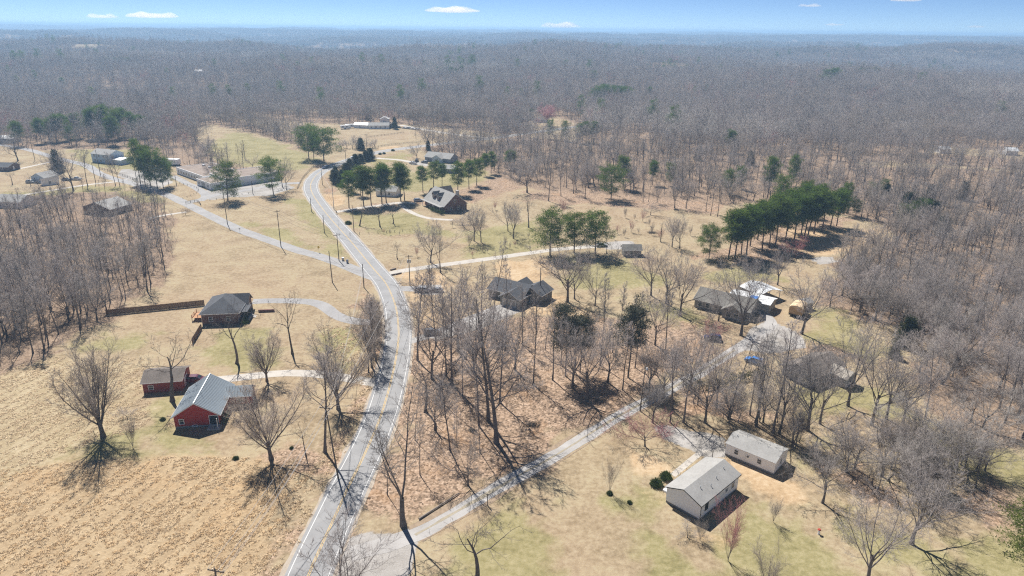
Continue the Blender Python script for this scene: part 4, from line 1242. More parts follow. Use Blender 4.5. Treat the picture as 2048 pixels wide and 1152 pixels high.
def join_pair(A, B, name, mats):
    va, vb = np.vstack(A.V), np.vstack(B.V)
    Q = [q for q in A.Q]; T_ = [t for t in A.T]
    Q += [q + len(va) for q in B.Q]; T_ += [t + len(va) for t in B.T]
    nq_a = sum(len(q) for q in A.Q); nt_a = sum(len(t) for t in A.T)
    me = mesh_np(name, np.vstack([va, vb]), np.vstack(Q), np.vstack(T_) if T_ else None, None, False)
    for mm in mats: me.materials.append(mm)
    nq = sum(len(q) for q in Q); nt_ = sum(len(t) for t in T_)
    mi = np.zeros(nq + nt_, np.int32)
    mi[nq_a:nq] = 1; mi[nq + nt_a:] = 1
    me.polygons.foreach_set("material_index", mi)
    return me

def lib(name, meshes):
    c = bpy.data.collections.new(name)
    for k, me in enumerate(meshes):
        c.objects.link(bpy.data.objects.new("%s_%03d" % (name, k), me))
    return c

def merged_near(key, k):
    """reuse near variants inside the instanced woods"""
    f = dict(slender="slender", tall="tall", round="round", spread="spread")[key]
    A, B = bare_tree(f, 5000 + k * 13 + len(key), detail=.85, fat=1.6)
    return join_pair(A, B, "wood_tree", [MT["bark"], MT["twig_tan" if k % 2 else "twig"]])

near_lib = lib("wood_tree", [merged_near("slender", 0), merged_near("slender", 1), merged_near("tall", 2), merged_near("tall", 3), merged_near("round", 4), merged_near("round", 5), merged_near("spread", 6), merged_near("spread", 7)])

def low_tree(form, seed, crown, fat=2.6, det=.6):
    A, B = bare_tree(form, seed, detail=det, fat=fat)
    return A, B, crown
for f_ in ("tall", "tall_wide", "round", "spread"):
    FORMS["far_" + f_] = dict(FORMS[f_], r=FORMS[f_]["r"] * .62, nl=FORMS[f_]["nl"] + 3)
mid_meshes = []
for k, (fm, cm) in enumerate([("far_tall", "twig"), ("far_round", "twig"), ("far_spread", "twig"), ("far_round", "twig_tan"), ("far_tall_wide", "twig"), ("far_round", "twig"), ("far_spread", "twig_pale"), ("far_round", "twig_pink")]):
    A, B, cm = low_tree(fm, 7000 + k, cm)
    mid_meshes.append(join_pair(A, B, "forest_tree", [MT["twig"], MT[cm]]))
A, B = pine_tree(7100, c0=.2, rmax=.24, dens=.8)
mid_meshes.append(join_pair(A, B, "forest_tree", [MT["pinebark"], MT["pine"]]))
A, B = cone_tree(7101, H_=12, n=140)
mid_meshes.append(join_pair(A, B, "forest_tree", [MT["pinebark"], MT["cedar"]]))
mid_lib = lib("forest_tree", mid_meshes)

def patch(seed, size=62.0, n=74):
    """one far stand of trees as a single mesh"""
    rg = np.random.default_rng(seed)
    Vs, Qs, Ts, mq, mt = [], [], [], [], []
    off = 0
    for k in range(n):
        ev = rg.uniform() < .003
        if ev:
            A, B = pine_tree(int(rg.integers(1e6)), c0=.15, rmax=.26, dens=.3)
        else:
            A, B = bare_tree(["far_round", "far_spread", "far_round", "far_tall_wide"][k % 4], int(rg.integers(1e6)), detail=.34, fat=4.5)
        va = np.vstack(A.V + B.V)
        na = sum(len(v) for v in A.V)
        s = rg.uniform(.75, 1.05); a = rg.uniform(0, 6.28)
        va = va @ np.array([[math.cos(a), math.sin(a), 0], [-math.sin(a), math.cos(a), 0], [0, 0, 1]]) * s
        va[:, :2] += rg.uniform(-size / 2, size / 2, 2)
        Vs.append(va)
        Qs += [q + off for q in A.Q] + [q + off + na for q in B.Q]
        Ts += [t + off for t in A.T] + [t + off + na for t in B.T]
        base = 2 if ev else 0
        mq += [np.zeros(len(q), np.int32) for q in A.Q] + [np.full(len(q), 1, np.int32) for q in B.Q]
        mt += [np.zeros(len(t), np.int32) for t in A.T] + [np.full(len(t), 2 if ev else 1, np.int32) for t in B.T]
        off += len(va)
    me = mesh_np("forest_stand", np.vstack(Vs), np.vstack(Qs), np.vstack(Ts), None)
    for mm in ("twig", "twig", "pine"): me.materials.append(MT[mm])
    me.polygons.foreach_set("material_index", np.concatenate(mq + mt))
    return me
stand_lib = lib("forest_stand", [patch(8000 + k) for k in range(4)])

def instancer(name, P, sc, vi, coll, seed):
    rg = np.random.default_rng(seed)
    z = terrain(P[:, 0], P[:, 1])
    me = mesh_np(name, np.column_stack([P, z]))
    for nm, typ, arr in (("sc", 'FLOAT', sc), ("rz", 'FLOAT', rg.uniform(0, 6.28, len(P))), ("vi", 'INT', vi)):
        a = me.attributes.new(nm, typ, 'POINT')
        a.data.foreach_set("value", np.asarray(arr, np.float32 if typ == 'FLOAT' else np.int32))
    o = link(name, me)
    o["kind"] = "stuff"
    ng = bpy.data.node_groups.new(name + "_nodes", 'GeometryNodeTree')
    ng.interface.new_socket("Geometry", in_out='INPUT', socket_type='NodeSocketGeometry')
    ng.interface.new_socket("Geometry", in_out='OUTPUT', socket_type='NodeSocketGeometry')
    n, l = ng.nodes, ng.links
    gi, go = n.new("NodeGroupInput"), n.new("NodeGroupOutput")
    ip = n.new("GeometryNodeInstanceOnPoints")
    ci = n.new("GeometryNodeCollectionInfo")
    ci.inputs["Collection"].default_value = coll
    ci.inputs["Separate Children"].default_value = True
    ci.inputs["Reset Children"].default_value = True
    l.new(gi.outputs[0], ip.inputs["Points"]); l.new(ci.outputs[0], ip.inputs["Instance"])
    ip.inputs["Pick Instance"].default_value = True
    def na(nm, typ):
        a = n.new("GeometryNodeInputNamedAttribute"); a.data_type = typ; a.inputs["Name"].default_value = nm
        return a.outputs[0]
    l.new(na("vi", 'INT'), ip.inputs["Instance Index"])
    cx = n.new("ShaderNodeCombineXYZ"); l.new(na("rz", 'FLOAT'), cx.inputs[2]); l.new(cx.outputs[0], ip.inputs["Rotation"])
    l.new(na("sc", 'FLOAT'), ip.inputs["Scale"])
    l.new(ip.outputs[0], go.inputs[0])
    md = o.modifiers.new("scatter", 'NODES'); md.node_group = ng
    return o

rg = np.random.default_rng(55)
Pr = P[rest]; zr = zc[rest]; pr = px[rest]
nearm = zr < 480
Pn = Pr[nearm]
lft = pr[nearm] < 420
pyn = py[rest][nearm]
instancer("wood", Pn, np.where(lft, rg.uniform(.65, .95, len(Pn)) * np.interp(pyn, [400, 480, 600], [.6, .8, 1.0]), rg.uniform(.55, .9, len(Pn))), np.where(lft, rg.integers(0, 6, len(Pn)), rg.integers(0, 8, len(Pn))), near_lib, 1)
Pm = np.vstack([Pr[~nearm], scatter(900, 2000, 8.4, 4, 1.08)])
k = (Pm[:, 1] < 900) | ~in_any(Pm, CLEAR_FAR, 2)
Pm = Pm[k]
def pick(n):
    v = rg.choice([0, 1, 2, 3, 4, 5, 6, 7, 8, 9], n, p=[.14, .21, .18, .1, .13, .17, .05, .015, .003, .002])
    return v
# evergreens gather in loose colonies
vm = pick(len(Pm))
col_ = wav(Pm[:, 0], Pm[:, 1], 340, 10) + wav(Pm[:, 0], Pm[:, 1], 170, 11)
vm = np.where((col_ > 1.45) & (rg.uniform(size=len(Pm)) < .1), 8, vm)
reg1 = wav(Pm[:, 0], Pm[:, 1], 520, 12) + .6 * wav(Pm[:, 0], Pm[:, 1], 160, 13)
reg2 = wav(Pm[:, 0], Pm[:, 1], 640, 8) + .6 * wav(Pm[:, 0], Pm[:, 1], 210, 9)
u_ = rg.uniform(size=len(Pm))
vm = np.where((vm < 7) & (reg1 > .55) & (u_ < .55), 3, vm)
vm = np.where((vm < 7) & (reg2 > .65) & (u_ > .5), 6, vm)
gap = (reg1 < -.9) & (rg.uniform(size=len(Pm)) < .55)
tall_ = 1 + .16 * np.clip(reg2, -1, 1)
Pm, vm, tall_ = Pm[~gap], vm[~gap], tall_[~gap]
instancer("forest", Pm, tall_ * rg.uniform(.72, 1.28, len(Pm)) * np.where(vm == 9, .8, 1), vm, mid_lib, 2)
Pf = np.vstack([scatter(2000, 6000, 56, 5, 1.06), scatter(6000, 14500, 120, 6, 1.04)])
instancer("far_forest", Pf, np.where(Pf[:, 1] > 6000, rg.uniform(1.5, 1.9, len(Pf)), rg.uniform(.9, 1.1, len(Pf))), rg.integers(0, 4, len(Pf)), stand_lib, 3)
# brush under the near woods
Pu = np.vstack([scatter(100, 420, 6.5, 9)])
Pu = Pu[~in_any(Pu, OPEN, -1.0) & ~in_any(Pu, NOTREE, 1) & clear_of_road(Pu)]
def brush(k):
    A, B = bare_tree("vase", 9000 + k, detail=.6, fat=1.6)
    return join_pair(A, B, "brush", [MT["bark"], MT["twig_tan"]])
instancer("undergrowth", Pu, rg.uniform(.1, .3, len(Pu)), rg.integers(0, 3, len(Pu)), lib("brush", [brush(k) for k in range(3)]), 4)

# ------------------------------------------------------------------ air
def haze_box():
    b = MB().box(-17500, 17500, -400, 16200, float(ZZ.min()) - 1.0, 92.0)
    m = bpy.data.materials.new("haze_air")
    m.use_nodes = True
    n, l = m.node_tree.nodes, m.node_tree.links
    n.clear()
    v = n.new("ShaderNodeVolumePrincipled")
    v.inputs["Color"].default_value = (.43, .7, 1.0, 1)
    v.inputs["Density"].default_value = HAZE_DENSITY
    v.inputs["Anisotropy"].default_value = .2
    o = n.new("ShaderNodeOutputMaterial")
    l.new(v.outputs[0], o.inputs["Volume"])
    m.cycles.homogeneous_volume = True
    h = b.build("haze", m)
    h["kind"] = "stuff"
haze_box()

# ------------------------------------------------------------------ houses
def unit(v): return v / np.linalg.norm(v)

class House:
    """local frame: x along the near wall (left to right), y away from the viewer, origin in the footprint's middle"""
    def __init__(s, name, label, cat, A, B, depth, group=None):
        a, b = G(*A)[:2], G(*B)[:2]
        s.L = float(np.linalg.norm(b - a)); s.W = depth
        ux = unit(b - a); uy = np.array([-ux[1], ux[0]])
        c = (a + b) / 2 + uy * depth / 2
        s.root = empty(name, (c[0], c[1], float(terrain(c[0], c[1]))), math.atan2(ux[1], ux[0]))
        tag(s.root, label, cat, group)
    def block(s, x0, x1, y0, y1, h, rise, wall, roof, ridge='x', over=.4, kind='gable', z0=0.0, base=None, trim="trim", wname="wall", rname="roof", thick=.16):
        root = s.root
        hb = .45 if base else 0
        if base:
            MB().box(x0 + .03, x1 - .03, y0 + .03, y1 - .03, z0 - .3, z0 + hb).build("foundation", MT[base], root)
        zt = z0 + h
        m = MB()
        zb = z0 + hb - (.3 if not base else 0)
        if kind == 'gable':
            if ridge == 'x':
                ym = (y0 + y1) / 2
                m.prism([(y0, zb), (y1, zb), (y1, zt), (ym, zt + rise), (y0, zt)], x0, x1)
            else:
                xm = (x0 + x1) / 2
                pr = [(x0, zb), (x1, zb), (x1, zt), (xm, zt + rise), (x0, zt)]
                n = len(pr)
                m.add([(x, y0, z) for x, z in pr] + [(x, y1, z) for x, z in pr], [(k, (k + 1) % n, n + (k + 1) % n, n + k) for k in range(n)] + [tuple(range(n - 1, -1, -1)), tuple(range(n, 2 * n))])
        else:
            m.box(x0, x1, y0, y1, zb, zt)
        w = m.build(wname, MT[wall], root)
        r = MB()
        t, o = thick, over
        fas = MB()
        if kind == 'gable':
            def slab(pa, pb, pc, pd):      # eave a->b, ridge c->d above
                lo = [pa, pb, pc, pd]
                r.add(lo + [(x, y, z + t) for x, y, z in lo], [(3, 2, 1, 0), (4, 5, 6, 7), (0, 1, 5, 4), (1, 2, 6, 5), (2, 3, 7, 6), (3, 0, 4, 7)])
            if ridge == 'x':
                ym, hw = (y0 + y1) / 2, (y1 - y0) / 2
                sl = rise / hw
                for sg in (-1, 1):
                    ye = ym + sg * (hw + o); ze = zt - o * sl + .02
                    slab((x0 - o, ye, ze), (x1 + o, ye, ze), (x1 + o, ym, zt + rise + .02), (x0 - o, ym, zt + rise + .02))
                    fas.box(x0 - o, x1 + o, ye + (sg * .02 - .02), ye + (sg * .02 + .02), ze - .03, ze + t - .02)
                    for xe in (x0 - o, x1 + o):
                        q = .02
                        fas.add([(xe - q, ye, ze - .04), (xe + q, ye, ze - .04), (xe + q, ye, ze + t - .03), (xe - q, ye, ze + t - .03), (xe - q, ym, zt + rise - .02), (xe + q, ym, zt + rise - .02), (xe + q, ym, zt + rise + t - .01), (xe - q, ym, zt + rise + t - .01)],
                                [(0, 1, 2, 3), (4, 5, 6, 7), (0, 1, 5, 4), (1, 2, 6, 5), (2, 3, 7, 6), (3, 0, 4, 7)])
            else:
                xm, hw = (x0 + x1) / 2, (x1 - x0) / 2
                sl = rise / hw
                for sg in (-1, 1):
                    xe = xm + sg * (hw + o); ze = zt - o * sl + .02
                    slab((xe, y0 - o, ze), (xe, y1 + o, ze), (xm, y1 + o, zt + rise + .02), (xm, y0 - o, zt + rise + .02))
                    fas.box(xe + (sg * .02 - .02), xe + (sg * .02 + .02), y0 - o, y1 + o, ze - .03, ze + t - .02)
                    for ye in (y0 - o, y1 + o):
                        q = .02
                        fas.add([(xe, ye - q, ze - .04), (xe, ye + q, ze - .04), (xe, ye + q, ze + t - .03), (xe, ye - q, ze + t - .03), (xm, ye - q, zt + rise - .02), (xm, ye + q, zt + rise - .02), (xm, ye + q, zt + rise + t - .01), (xm, ye - q, zt + rise + t - .01)],
                                [(0, 1, 2, 3), (4, 5, 6, 7), (0, 1, 5, 4), (1, 2, 6, 5), (2, 3, 7, 6), (3, 0, 4, 7)])
        elif kind == 'hip':
            X0, X1, Y0, Y1 = x0 - o, x1 + o, y0 - o, y1 + o
            if ridge == 'x':
                k = (Y1 - Y0) / 2
                ra, rb = (X0 + k, (Y0 + Y1) / 2, zt + rise), (X1 - k, (Y0 + Y1) / 2, zt + rise)
            else:
                k = (X1 - X0) / 2
                ra, rb = ((X0 + X1) / 2, Y0 + k, zt + rise), ((X0 + X1) / 2, Y1 - k, zt + rise)
            z_ = zt + .02
            e = [(X0, Y0, z_), (X1, Y0, z_), (X1, Y1, z_), (X0, Y1, z_)]
            e2 = [(x, y, z + .12) for x, y, z in e]
            vs = e + e2 + [ra, rb]
            if ridge == 'x': fs = [(4, 5, 9, 8), (5, 6, 9), (6, 7, 8, 9), (7, 4, 8)]
            else: fs = [(4, 5, 8), (5, 6, 9, 8), (6, 7, 9), (7, 4, 8, 9)]
            r.add(vs, fs + [(3, 2, 1, 0), (0, 1, 5, 4), (1, 2, 6, 5), (2, 3, 7, 6), (3, 0, 4, 7)])
            for a_, b_, c_, d_ in ((X0, X1, Y0 - .03, Y0 - .003), (X0, X1, Y1 + .003, Y1 + .03), (X0 - .03, X0 - .003, Y0, Y1), (X1 + .003, X1 + .03, Y0, Y1)):
                fas.box(a_, b_, c_, d_, z_ - .1, z_ + .1)
        else:
            r.box(x0 + .25, x1 - .25, y0 + .25, y1 - .25, zt - .1, zt + .06)
            for a_, b_, c_, d_ in ((x0 - .05, x1 + .05, y0 - .05, y0 + .22), (x0 - .05, x1 + .05, y1 - .22, y1 + .05), (x0 - .05, x0 + .22, y0 + .222, y1 - .222), (x1 - .22, x1 + .05, y0 + .222, y1 - .222)):
                fas.box(a_, b_, c_, d_, zt - .15, zt + .22)
        ro = r.build(rname, MT[roof], root)
        if fas.v: fas.build("fascia", MT[trim], root)
        s.last = (x0, x1, y0, y1, z0, zt, rise)
        return w, ro
    def opening(s, face, u, z, w, h, kind="window", glass="glass", frame="trim", box=None, rail=True):
        """window or door on face f(ront) b(ack) l(eft) r(ight) of the last block; u from the block's left end as seen"""
        x0, x1, y0, y1 = (box or s.last)[:4]
        if face == 'f': P = lambda a, d, c: (x0 + a, y0 - d, c)
        elif face == 'b': P = lambda a, d, c: (x1 - a, y1 + d, c)
        elif face == 'l': P = lambda a, d, c: (x0 - d, y1 - a, c)
        else: P = lambda a, d, c: (x1 + d, y0 + a, c)
        def bx(m, a0, a1, d0, d1, c0, c1):
            vs = [P(a, d, c) for c in (c0, c1) for a, d in ((a0, d0), (a1, d0), (a1, d1), (a0, d1))]
            m.add(vs, [(3, 2, 1, 0), (4, 5, 6, 7), (0, 1, 5, 4), (1, 2, 6, 5), (2, 3, 7, 6), (3, 0, 4, 7)])
        f = .1
        m = MB()
        bx(m, u - f, u, .0, .06, z - f, z + h + f); bx(m, u + w, u + w + f, .0, .06, z - f, z + h + f)
        bx(m, u + .001, u + w - .001, .0, .06, z + h, z + h + f); bx(m, u + .001, u + w - .001, .0, .06, z - f, z)
        if rail and kind == "window":
            bx(m, u + .001, u + w - .001, .0, .045, z + h * .48, z + h * .48 + .06)
        o = m.build(kind, MT[frame], s.root)
        p = MB(); bx(p, u + .002, u + w - .002, .0, .02, z + .002, z + h - .002)
        p.build("pane" if kind == "window" else "door_leaf", MT[glass], o)
        return o
    def vents(s, pts, mat="galv"):
        for x, y, z in pts:
            MB().tube((x, y, z - .2), (x, y, z + .45), .07, n=7).tube((x, y, z + .452), (x, y, z + .53), .12, .02, n=7).build("vent_pipe", MT[mat], s.root)

def seams(h, x0, x1, y0, y1, zt, rise, ridge, step, over, mat, top=.16):
    """raised ribs of a metal roof, one joined part"""
    m = MB()
    if ridge == 'y':
        xm, hw = (x0 + x1) / 2, (x1 - x0) / 2
        sl = rise / hw
        y = y0 - over + .1
        while y < y1 + over:
            for sg in (-1, 1):
                xe = xm + sg * (hw + over); ze = zt - over * sl + .02 + top
                m.add([(xe, y - .02, ze - .02), (xe, y + .02, ze - .02), (xe, y, ze + .016), (xm + sg * .12, y - .03, zt + rise + top - .02), (xm + sg * .12, y + .03, zt + rise + top - .02), (xm + sg * .12, y, zt + rise + top + .016)],
                      [(0, 1, 2), (3, 5, 4), (0, 2, 5, 3), (1, 4, 5, 2), (0, 3, 4, 1)])
            y += step
    else:
        ym, hw = (y0 + y1) / 2, (y1 - y0) / 2
        sl = rise / hw
        x = x0 - over + .1
        while x < x1 + over:
            for sg in (-1, 1):
                ye = ym + sg * (hw + over); ze = zt - over * sl + .02 + top
                m.add([(x - .03, ye, ze - .02), (x + .03, ye, ze - .02), (x, ye, ze + .016), (x - .03, ym + sg * .12, zt + rise + top - .02), (x + .03, ym + sg * .12, zt + rise + top - .02), (x, ym + sg * .12, zt + rise + top + .016)],
                      [(0, 1, 2), (3, 5, 4), (0, 2, 5, 3), (1, 4, 5, 2), (0, 3, 4, 1)])
            x += step
    o = m.build("roof_ribs", MT[mat], h.root)
    o["kind"] = "stuff"

# 1 red house
h = House("red_house", "red-sided house with a blue-grey metal roof and a side wing beside the hay field", "house", (351, 857), (441, 851), 12.6)
L, W = h.L, h.W
h.block(-L / 2, L / 2, -W / 2, W / 2, 2.9, 2.9, "red", "metalblue", 'y', .45, base="foundation")
seams(h, -L / 2, L / 2, -W / 2, W / 2, 2.9, 2.9, 'y', .5, .45, "metalblue")
MB().box(-.11, .11, -W / 2 - .46, W / 2 + .46, 5.95, 6.05).build("ridge_cap", MT["metalridge"], h.root)
main_box = h.last
h.opening('f', 1.0, 1.0, .9, 1.1)
h.opening('f', 3.6, .22, .8, .3, rail=False)
h.opening('f', L - 2.0, .35, 1.75, 2.2, kind="door", glass="glass")
h.opening('l', 3, 1.2, 1.0, 1.2); h.opening('l', 8, 1.2, 1.0, 1.2); h.opening('r', 2.4, 1.0, 1.4, 1.3)
MB().tube((L / 2 - .1, -W / 2 - 1.5, 0), (L / 2 - .1, -W / 2 - 1.5, 2.7), .07).build("porch_post", MT["trim"], h.root)
MB().box(L / 2 - 2.3, L / 2 + .3, -W / 2 - 1.7, -W / 2 - .07, -.2, .3).build("porch_slab", MT["concrete"], h.root)
wx0, wx1, wy0, wy1 = L / 2 - .2, L / 2 + 4.9, 1.6, 5.6
h.block(wx0, wx1, wy0, wy1, 2.6, 1.35, "red", "metalblue", 'x', .35, base="foundation")
seams(h, wx0, wx1, wy0, wy1, 2.6, 1.35, 'x', .62, .35, "metalblue")
h.opening('f', 2.0, 1.0, 1.2, 1.1); h.opening('r', 1.4, .5, .95, 2.0, kind="door", glass="white")
# 2 red outbuilding
h = House("red_garage", "small red block outbuilding with a weathered grey-brown shingle roof behind the gnarled tree", "garage", (288, 787), (366, 781), 7.2)
L, W = h.L, h.W
h.block(-L / 2, L / 2, -W / 2, W / 2, 2.7, 1.3, "paintbrick", "shbrown", 'x', .35)
h.opening('f', 1.2, .9, 1.0, 1.0); h.opening('r', 2.0, .1, 2.6, 2.1, kind="door", glass="white")
# 3 hip-roofed brick house
h = House("brick_house", "charcoal hip-roofed brick house with white eaves at the end of the asphalt drive", "house", (405, 650), (479, 647), 13.2)
L, W = h.L, h.W
h.block(-L / 2, L / 2, -W / 2, W / 2, 3.3, 3.1, "redbrick", "shdark", 'y', .5, kind='hip')
h.opening('f', 2.0, 1.0, 1.0, 1.3, frame="trim"); h.opening('f', 6.8, 1.0, 1.0, 1.3)
h.opening('r', 2.0, 1.0, 1.2, 1.4); h.opening('r', 5.0, .4, 1.0, 2.1, kind="door", glass="white"); h.opening('l', 4, .7, 1.8, 2.0, kind="door", glass="glass")
h.block(L / 2 - 4.5, L / 2 + .9, 0.5, 5.6, 3.3, 2.2, "redbrick", "shdark", 'x', .45)
h.opening('r', 1.6, .9, 1.6, 1.5)
for y in (-4.2, -1.2, 2):
    MB().tube((L / 2 + 1.9, y, 0), (L / 2 + 1.9, y, 2.9), .09).build("porch_post", MT["black"], h.root)
MB().box(L / 2 + .02, L / 2 + 2.3, -5.2, .3, -.2, .5).build("porch_slab", MT["concrete"], h.root)
MB().box(L / 2 + .3, L / 2 + 2.2, -5.3, .4, 2.9, 3.02).build("porch_roof", MT["shdark"], h.root)
for k in range(4):
    MB().box(L / 2 + 2.31 + .32 * k, L / 2 + 2.62 + .32 * k, -2.6, -.9, -.2, .42 - .12 * k).build("step", MT["concrete"], h.root)
for y in (-2.7, -.8):
    MB().tube((L / 2 + 2.1, y, 1.4), (L / 2 + 4.6, y, .9), .05).tube((L / 2 + 2.1, y, .4), (L / 2 + 2.1, y, 1.4), .04).tube((L / 2 + 4.6, y, 0), (L / 2 + 4.6, y, .9), .04).build("handrail", MT["black"], h.root)
MB().box(L / 2 + 3.6, L / 2 + 8.2, 1.2, 1.7, 0, .75).build("garden_wall", MT["redbrick"], h.root)
MB().tube((-L / 2 + .05, -W / 2 - .02, .2), (-L / 2 + .05, -W / 2 - .02, 3.2), .05).build("downpipe", MT["trim"], h.root)
# its deck
dk = empty("timber_deck", h.root.matrix_basis @ Vector((-L / 2 - 2.0, -1.2, 0)), h.root.rotation_euler[2])
tag(dk, "new orange timber deck with railings on the left side of the hip-roofed brick house", "deck")
for k in range(12):
    MB().box(-1.75, 1.75, -2.4 + k * .4, -2.03 + k * .4, 1.0, 1.06).build("deck_board", MT["deck"], dk)
for x in (-1.68, 0, 1.68):
    for y in (-2.3, 0, 2.3):
        MB().box(x - .07, x + .07, y - .07, y + .07, -.2, 2.0 if (x < -1 or abs(y) > 1) else 1.0).build("post", MT["deck"], dk)
for a_, b_ in (((-1.68, -2.3), (1.68, -2.3)), ((-1.68, -2.3), (-1.68, 2.3)), ((-1.68, 2.3), (1.68, 2.3))):
    m = MB()
    for z in (1.3, 1.6, 1.95): m.tube((*a_, z), (*b_, z), .05, n=4)
    m.build("railing", MT["deck"], dk)
# 4 white manufactured home
h = House("manufactured_home", "white manufactured home with a low grey roof at the end of the gravel parking", "house", (1449, 910), (1547, 951), 6.3)
L, W = h.L, h.W
h.block(-L / 2, L / 2, -W / 2, W / 2, 2.75, .95, "white", "shgrey", 'x', .12, base="foundation")
h.opening('f', 1.9, 1.25, .75, .95); h.opening('f', 4.45, 1.6, .4, .4, rail=False); h.opening('f', 6.6, 1.25, .75, .95); h.opening('r', 2.6, 1.2, .75, 1.0)
h.opening('l', 2.5, .5, .9, 2.0, kind="door", glass="greysid")
MB().tube((4.2 - L / 2, -W / 2 - .06, .3), (4.2 - L / 2, -W / 2 - .06, 2.7), .045).build("downpipe", MT["trim"], h.root)
h.vents([(-2.4, .8, 3.5), (0.3, 1.0, 3.45), (2.2, .7, 3.5), (-3.9, -.6, 3.55)])
# 5 white house with deck
h = House("white_house", "white-sided house with a grey shingle gable roof on a block base beside the lower lawn", "house", (1331, 1004), (1398, 1042), 12.9)
L, W = h.L, h.W
h.block(-L / 2, L / 2, -W / 2, W / 2, 3.3, 1.35, "white", "shgrey", 'y', .3, base="foundation", trim="black")
h.opening('r', 1.6, 1.35, .85, 1.25, frame="black"); h.opening('r', 5.2, .5, .95, 2.0, kind="door", glass="white"); h.opening('r', 8.3, 1.7, .8, .6); h.opening('r', 10.5, 1.4, .85, 1.1)
h.opening('l', 4.0, .6, .95, 2.0, kind="door", glass="greysid"); h.opening('l', 7.0, 1.3, 1.2, 1.2)
h.vents([(1.4, -3.5, 4.2), (1.7, 1.3, 4.1), (2.2, -1.3, 3.95), (1.2, 4.6, 4.2)])
MB().tube((L / 2 + .1, -W / 2 + .05, .2), (L / 2 + .1, -W / 2 + .05, 3.2), .05).build("downpipe", MT["black"], h.root)
MB().box(-L / 2 - 2.2, -L / 2 - .02, -4.2, 1.2, -.2, .38).build("porch_slab", MT["white"], h.root)
pr = MB()
for x, y in ((-2.1, 1.3), (-.3, 1.3), (-2.1, 3.4), (-.3, 3.4)):
    pr.box(-L / 2 + x - .05, -L / 2 + x + .05, y - .05, y + .05, -.2, 1.5)
for x in (-2.1, -.3):
    for z in (.95, 1.45): pr.tube((-L / 2 + x, 1.3, z), (-L / 2 + x, 3.4, z - .35), .045, n=4)
for k in range(4): pr.box(-L / 2 - 2.0, -L / 2 - .4, 1.35 + .45 * k, 1.75 + .45 * k, .55 - .15 * k, .6 - .15 * k)
pr.build("porch_steps", MT["palewood"], h.root)
for k, (bx_, by_) in enumerate(((1313, 971), (1331, 957))):
    g = G(bx_, by_)
    o = link("round_bush", BUSH[k], None, (g[0], g[1], 0), k)
    o.scale = (2.2, 2.2, 2.5)
    tag(o, ("left" if k == 0 else "right") + " one of the two clipped evergreen bushes beside the white porch", "bush", "clipped bushes by the porch")
# 6 grey multi-gabled house
h = House("gabled_house", "grey stone house with several charcoal gables in the clearing right of the road bend", "house", (977, 593), (1046, 610), 9.0)
L, W = h.L, h.W
h.block(-L / 2, L / 2, -W / 2, W / 2, 2.9, 2.3, "greystone", "shdark", 'x', .45)
h.opening('f', 1.5, .8, 1.3, 1.4); h.opening('f', 4.6, .3, 1.0, 2.1, kind="door", glass="white"); h.opening('l', 3, .9, 1.4, 1.3)
h.block(L / 2 - 6.2, L / 2 + .6, -W / 2 - 3.4, -W / 2 + 4.2, 2.9, 1.9, "greystone", "shdark", 'y', .45)
h.opening('f', 1.0, .1, 4.6, 2.3, kind="door", glass="shtan")
h.opening('r', 2.5, 1.0, 1.2, 1.2)
h.block(L / 2 - 3.0, L / 2 + 4.4, -1.0, W / 2 + 1.5, 2.9, 2.0, "greystone", "shdark", 'y', .45)
h.opening('r', 2.5, 1.0, 1.4, 1.2)
h.block(-1.8, 3.0, W / 2 - 3.2, W / 2 + 2.4, 2.9, 1.6, "greystone", "shdark", 'y', .4)
h.vents([(-3, 1.5, 4.8)])
# 7 sprawling grey house
h = House("sprawling_house", "sprawling grey-sided house with a weathered roof and white metal-roofed rear wing", "house", (1388, 614), (1497, 641), 9.5)
L, W = h.L, h.W
h.block(-L / 2, L / 2, -W / 2, W / 2, 2.8, 2.4, "greysid", "shwarm", 'x', .45)
for u in (1.2, 3.6, 6.0, 14.0): h.opening('f', u, .8, 1.3, 1.3)
h.opening('r', 2.0, .8, 1.3, 1.3); h.opening('l', 3.5, .8, 1.3, 1.3)
h.block(L / 2 - 7.2, L / 2 - 1.4, -W / 2 - 2.6, -W / 2 + 4.5, 2.8, 1.7, "greysid", "shwarm", 'y', .4)
h.opening('f', 1.2, .7, 1.4, 1.4); h.opening('f', 3.4, .7, 1.4, 1.4)
h.block(L / 2 - 9.5, L / 2 + 3.0, W / 2 - .6, W / 2 + 6.0, 2.8, .7, "greysid", "metalwhite", 'x', .35)
MB().add([(L / 2 - 3.6, W / 2 + .4, 3.42), (L / 2 - 1.1, W / 2 + .5, 3.44), (L / 2 - 1.3, W / 2 + 2.1, 3.76), (L / 2 - 3.4, W / 2 + 2.0, 3.74), (L / 2 - 3.6, W / 2 + .4, 3.36), (L / 2 - 1.1, W / 2 + .5, 3.36), (L / 2 - 1.3, W / 2 + 2.1, 3.7), (L / 2 - 3.4, W / 2 + 2.0, 3.68)],
         [(0, 1, 2, 3), (7, 6, 5, 4), (0, 4, 5, 1), (1, 5, 6, 2), (2, 6, 7, 3), (3, 7, 4, 0)]).build("roof_tarp", MT["tarp"], h.root)
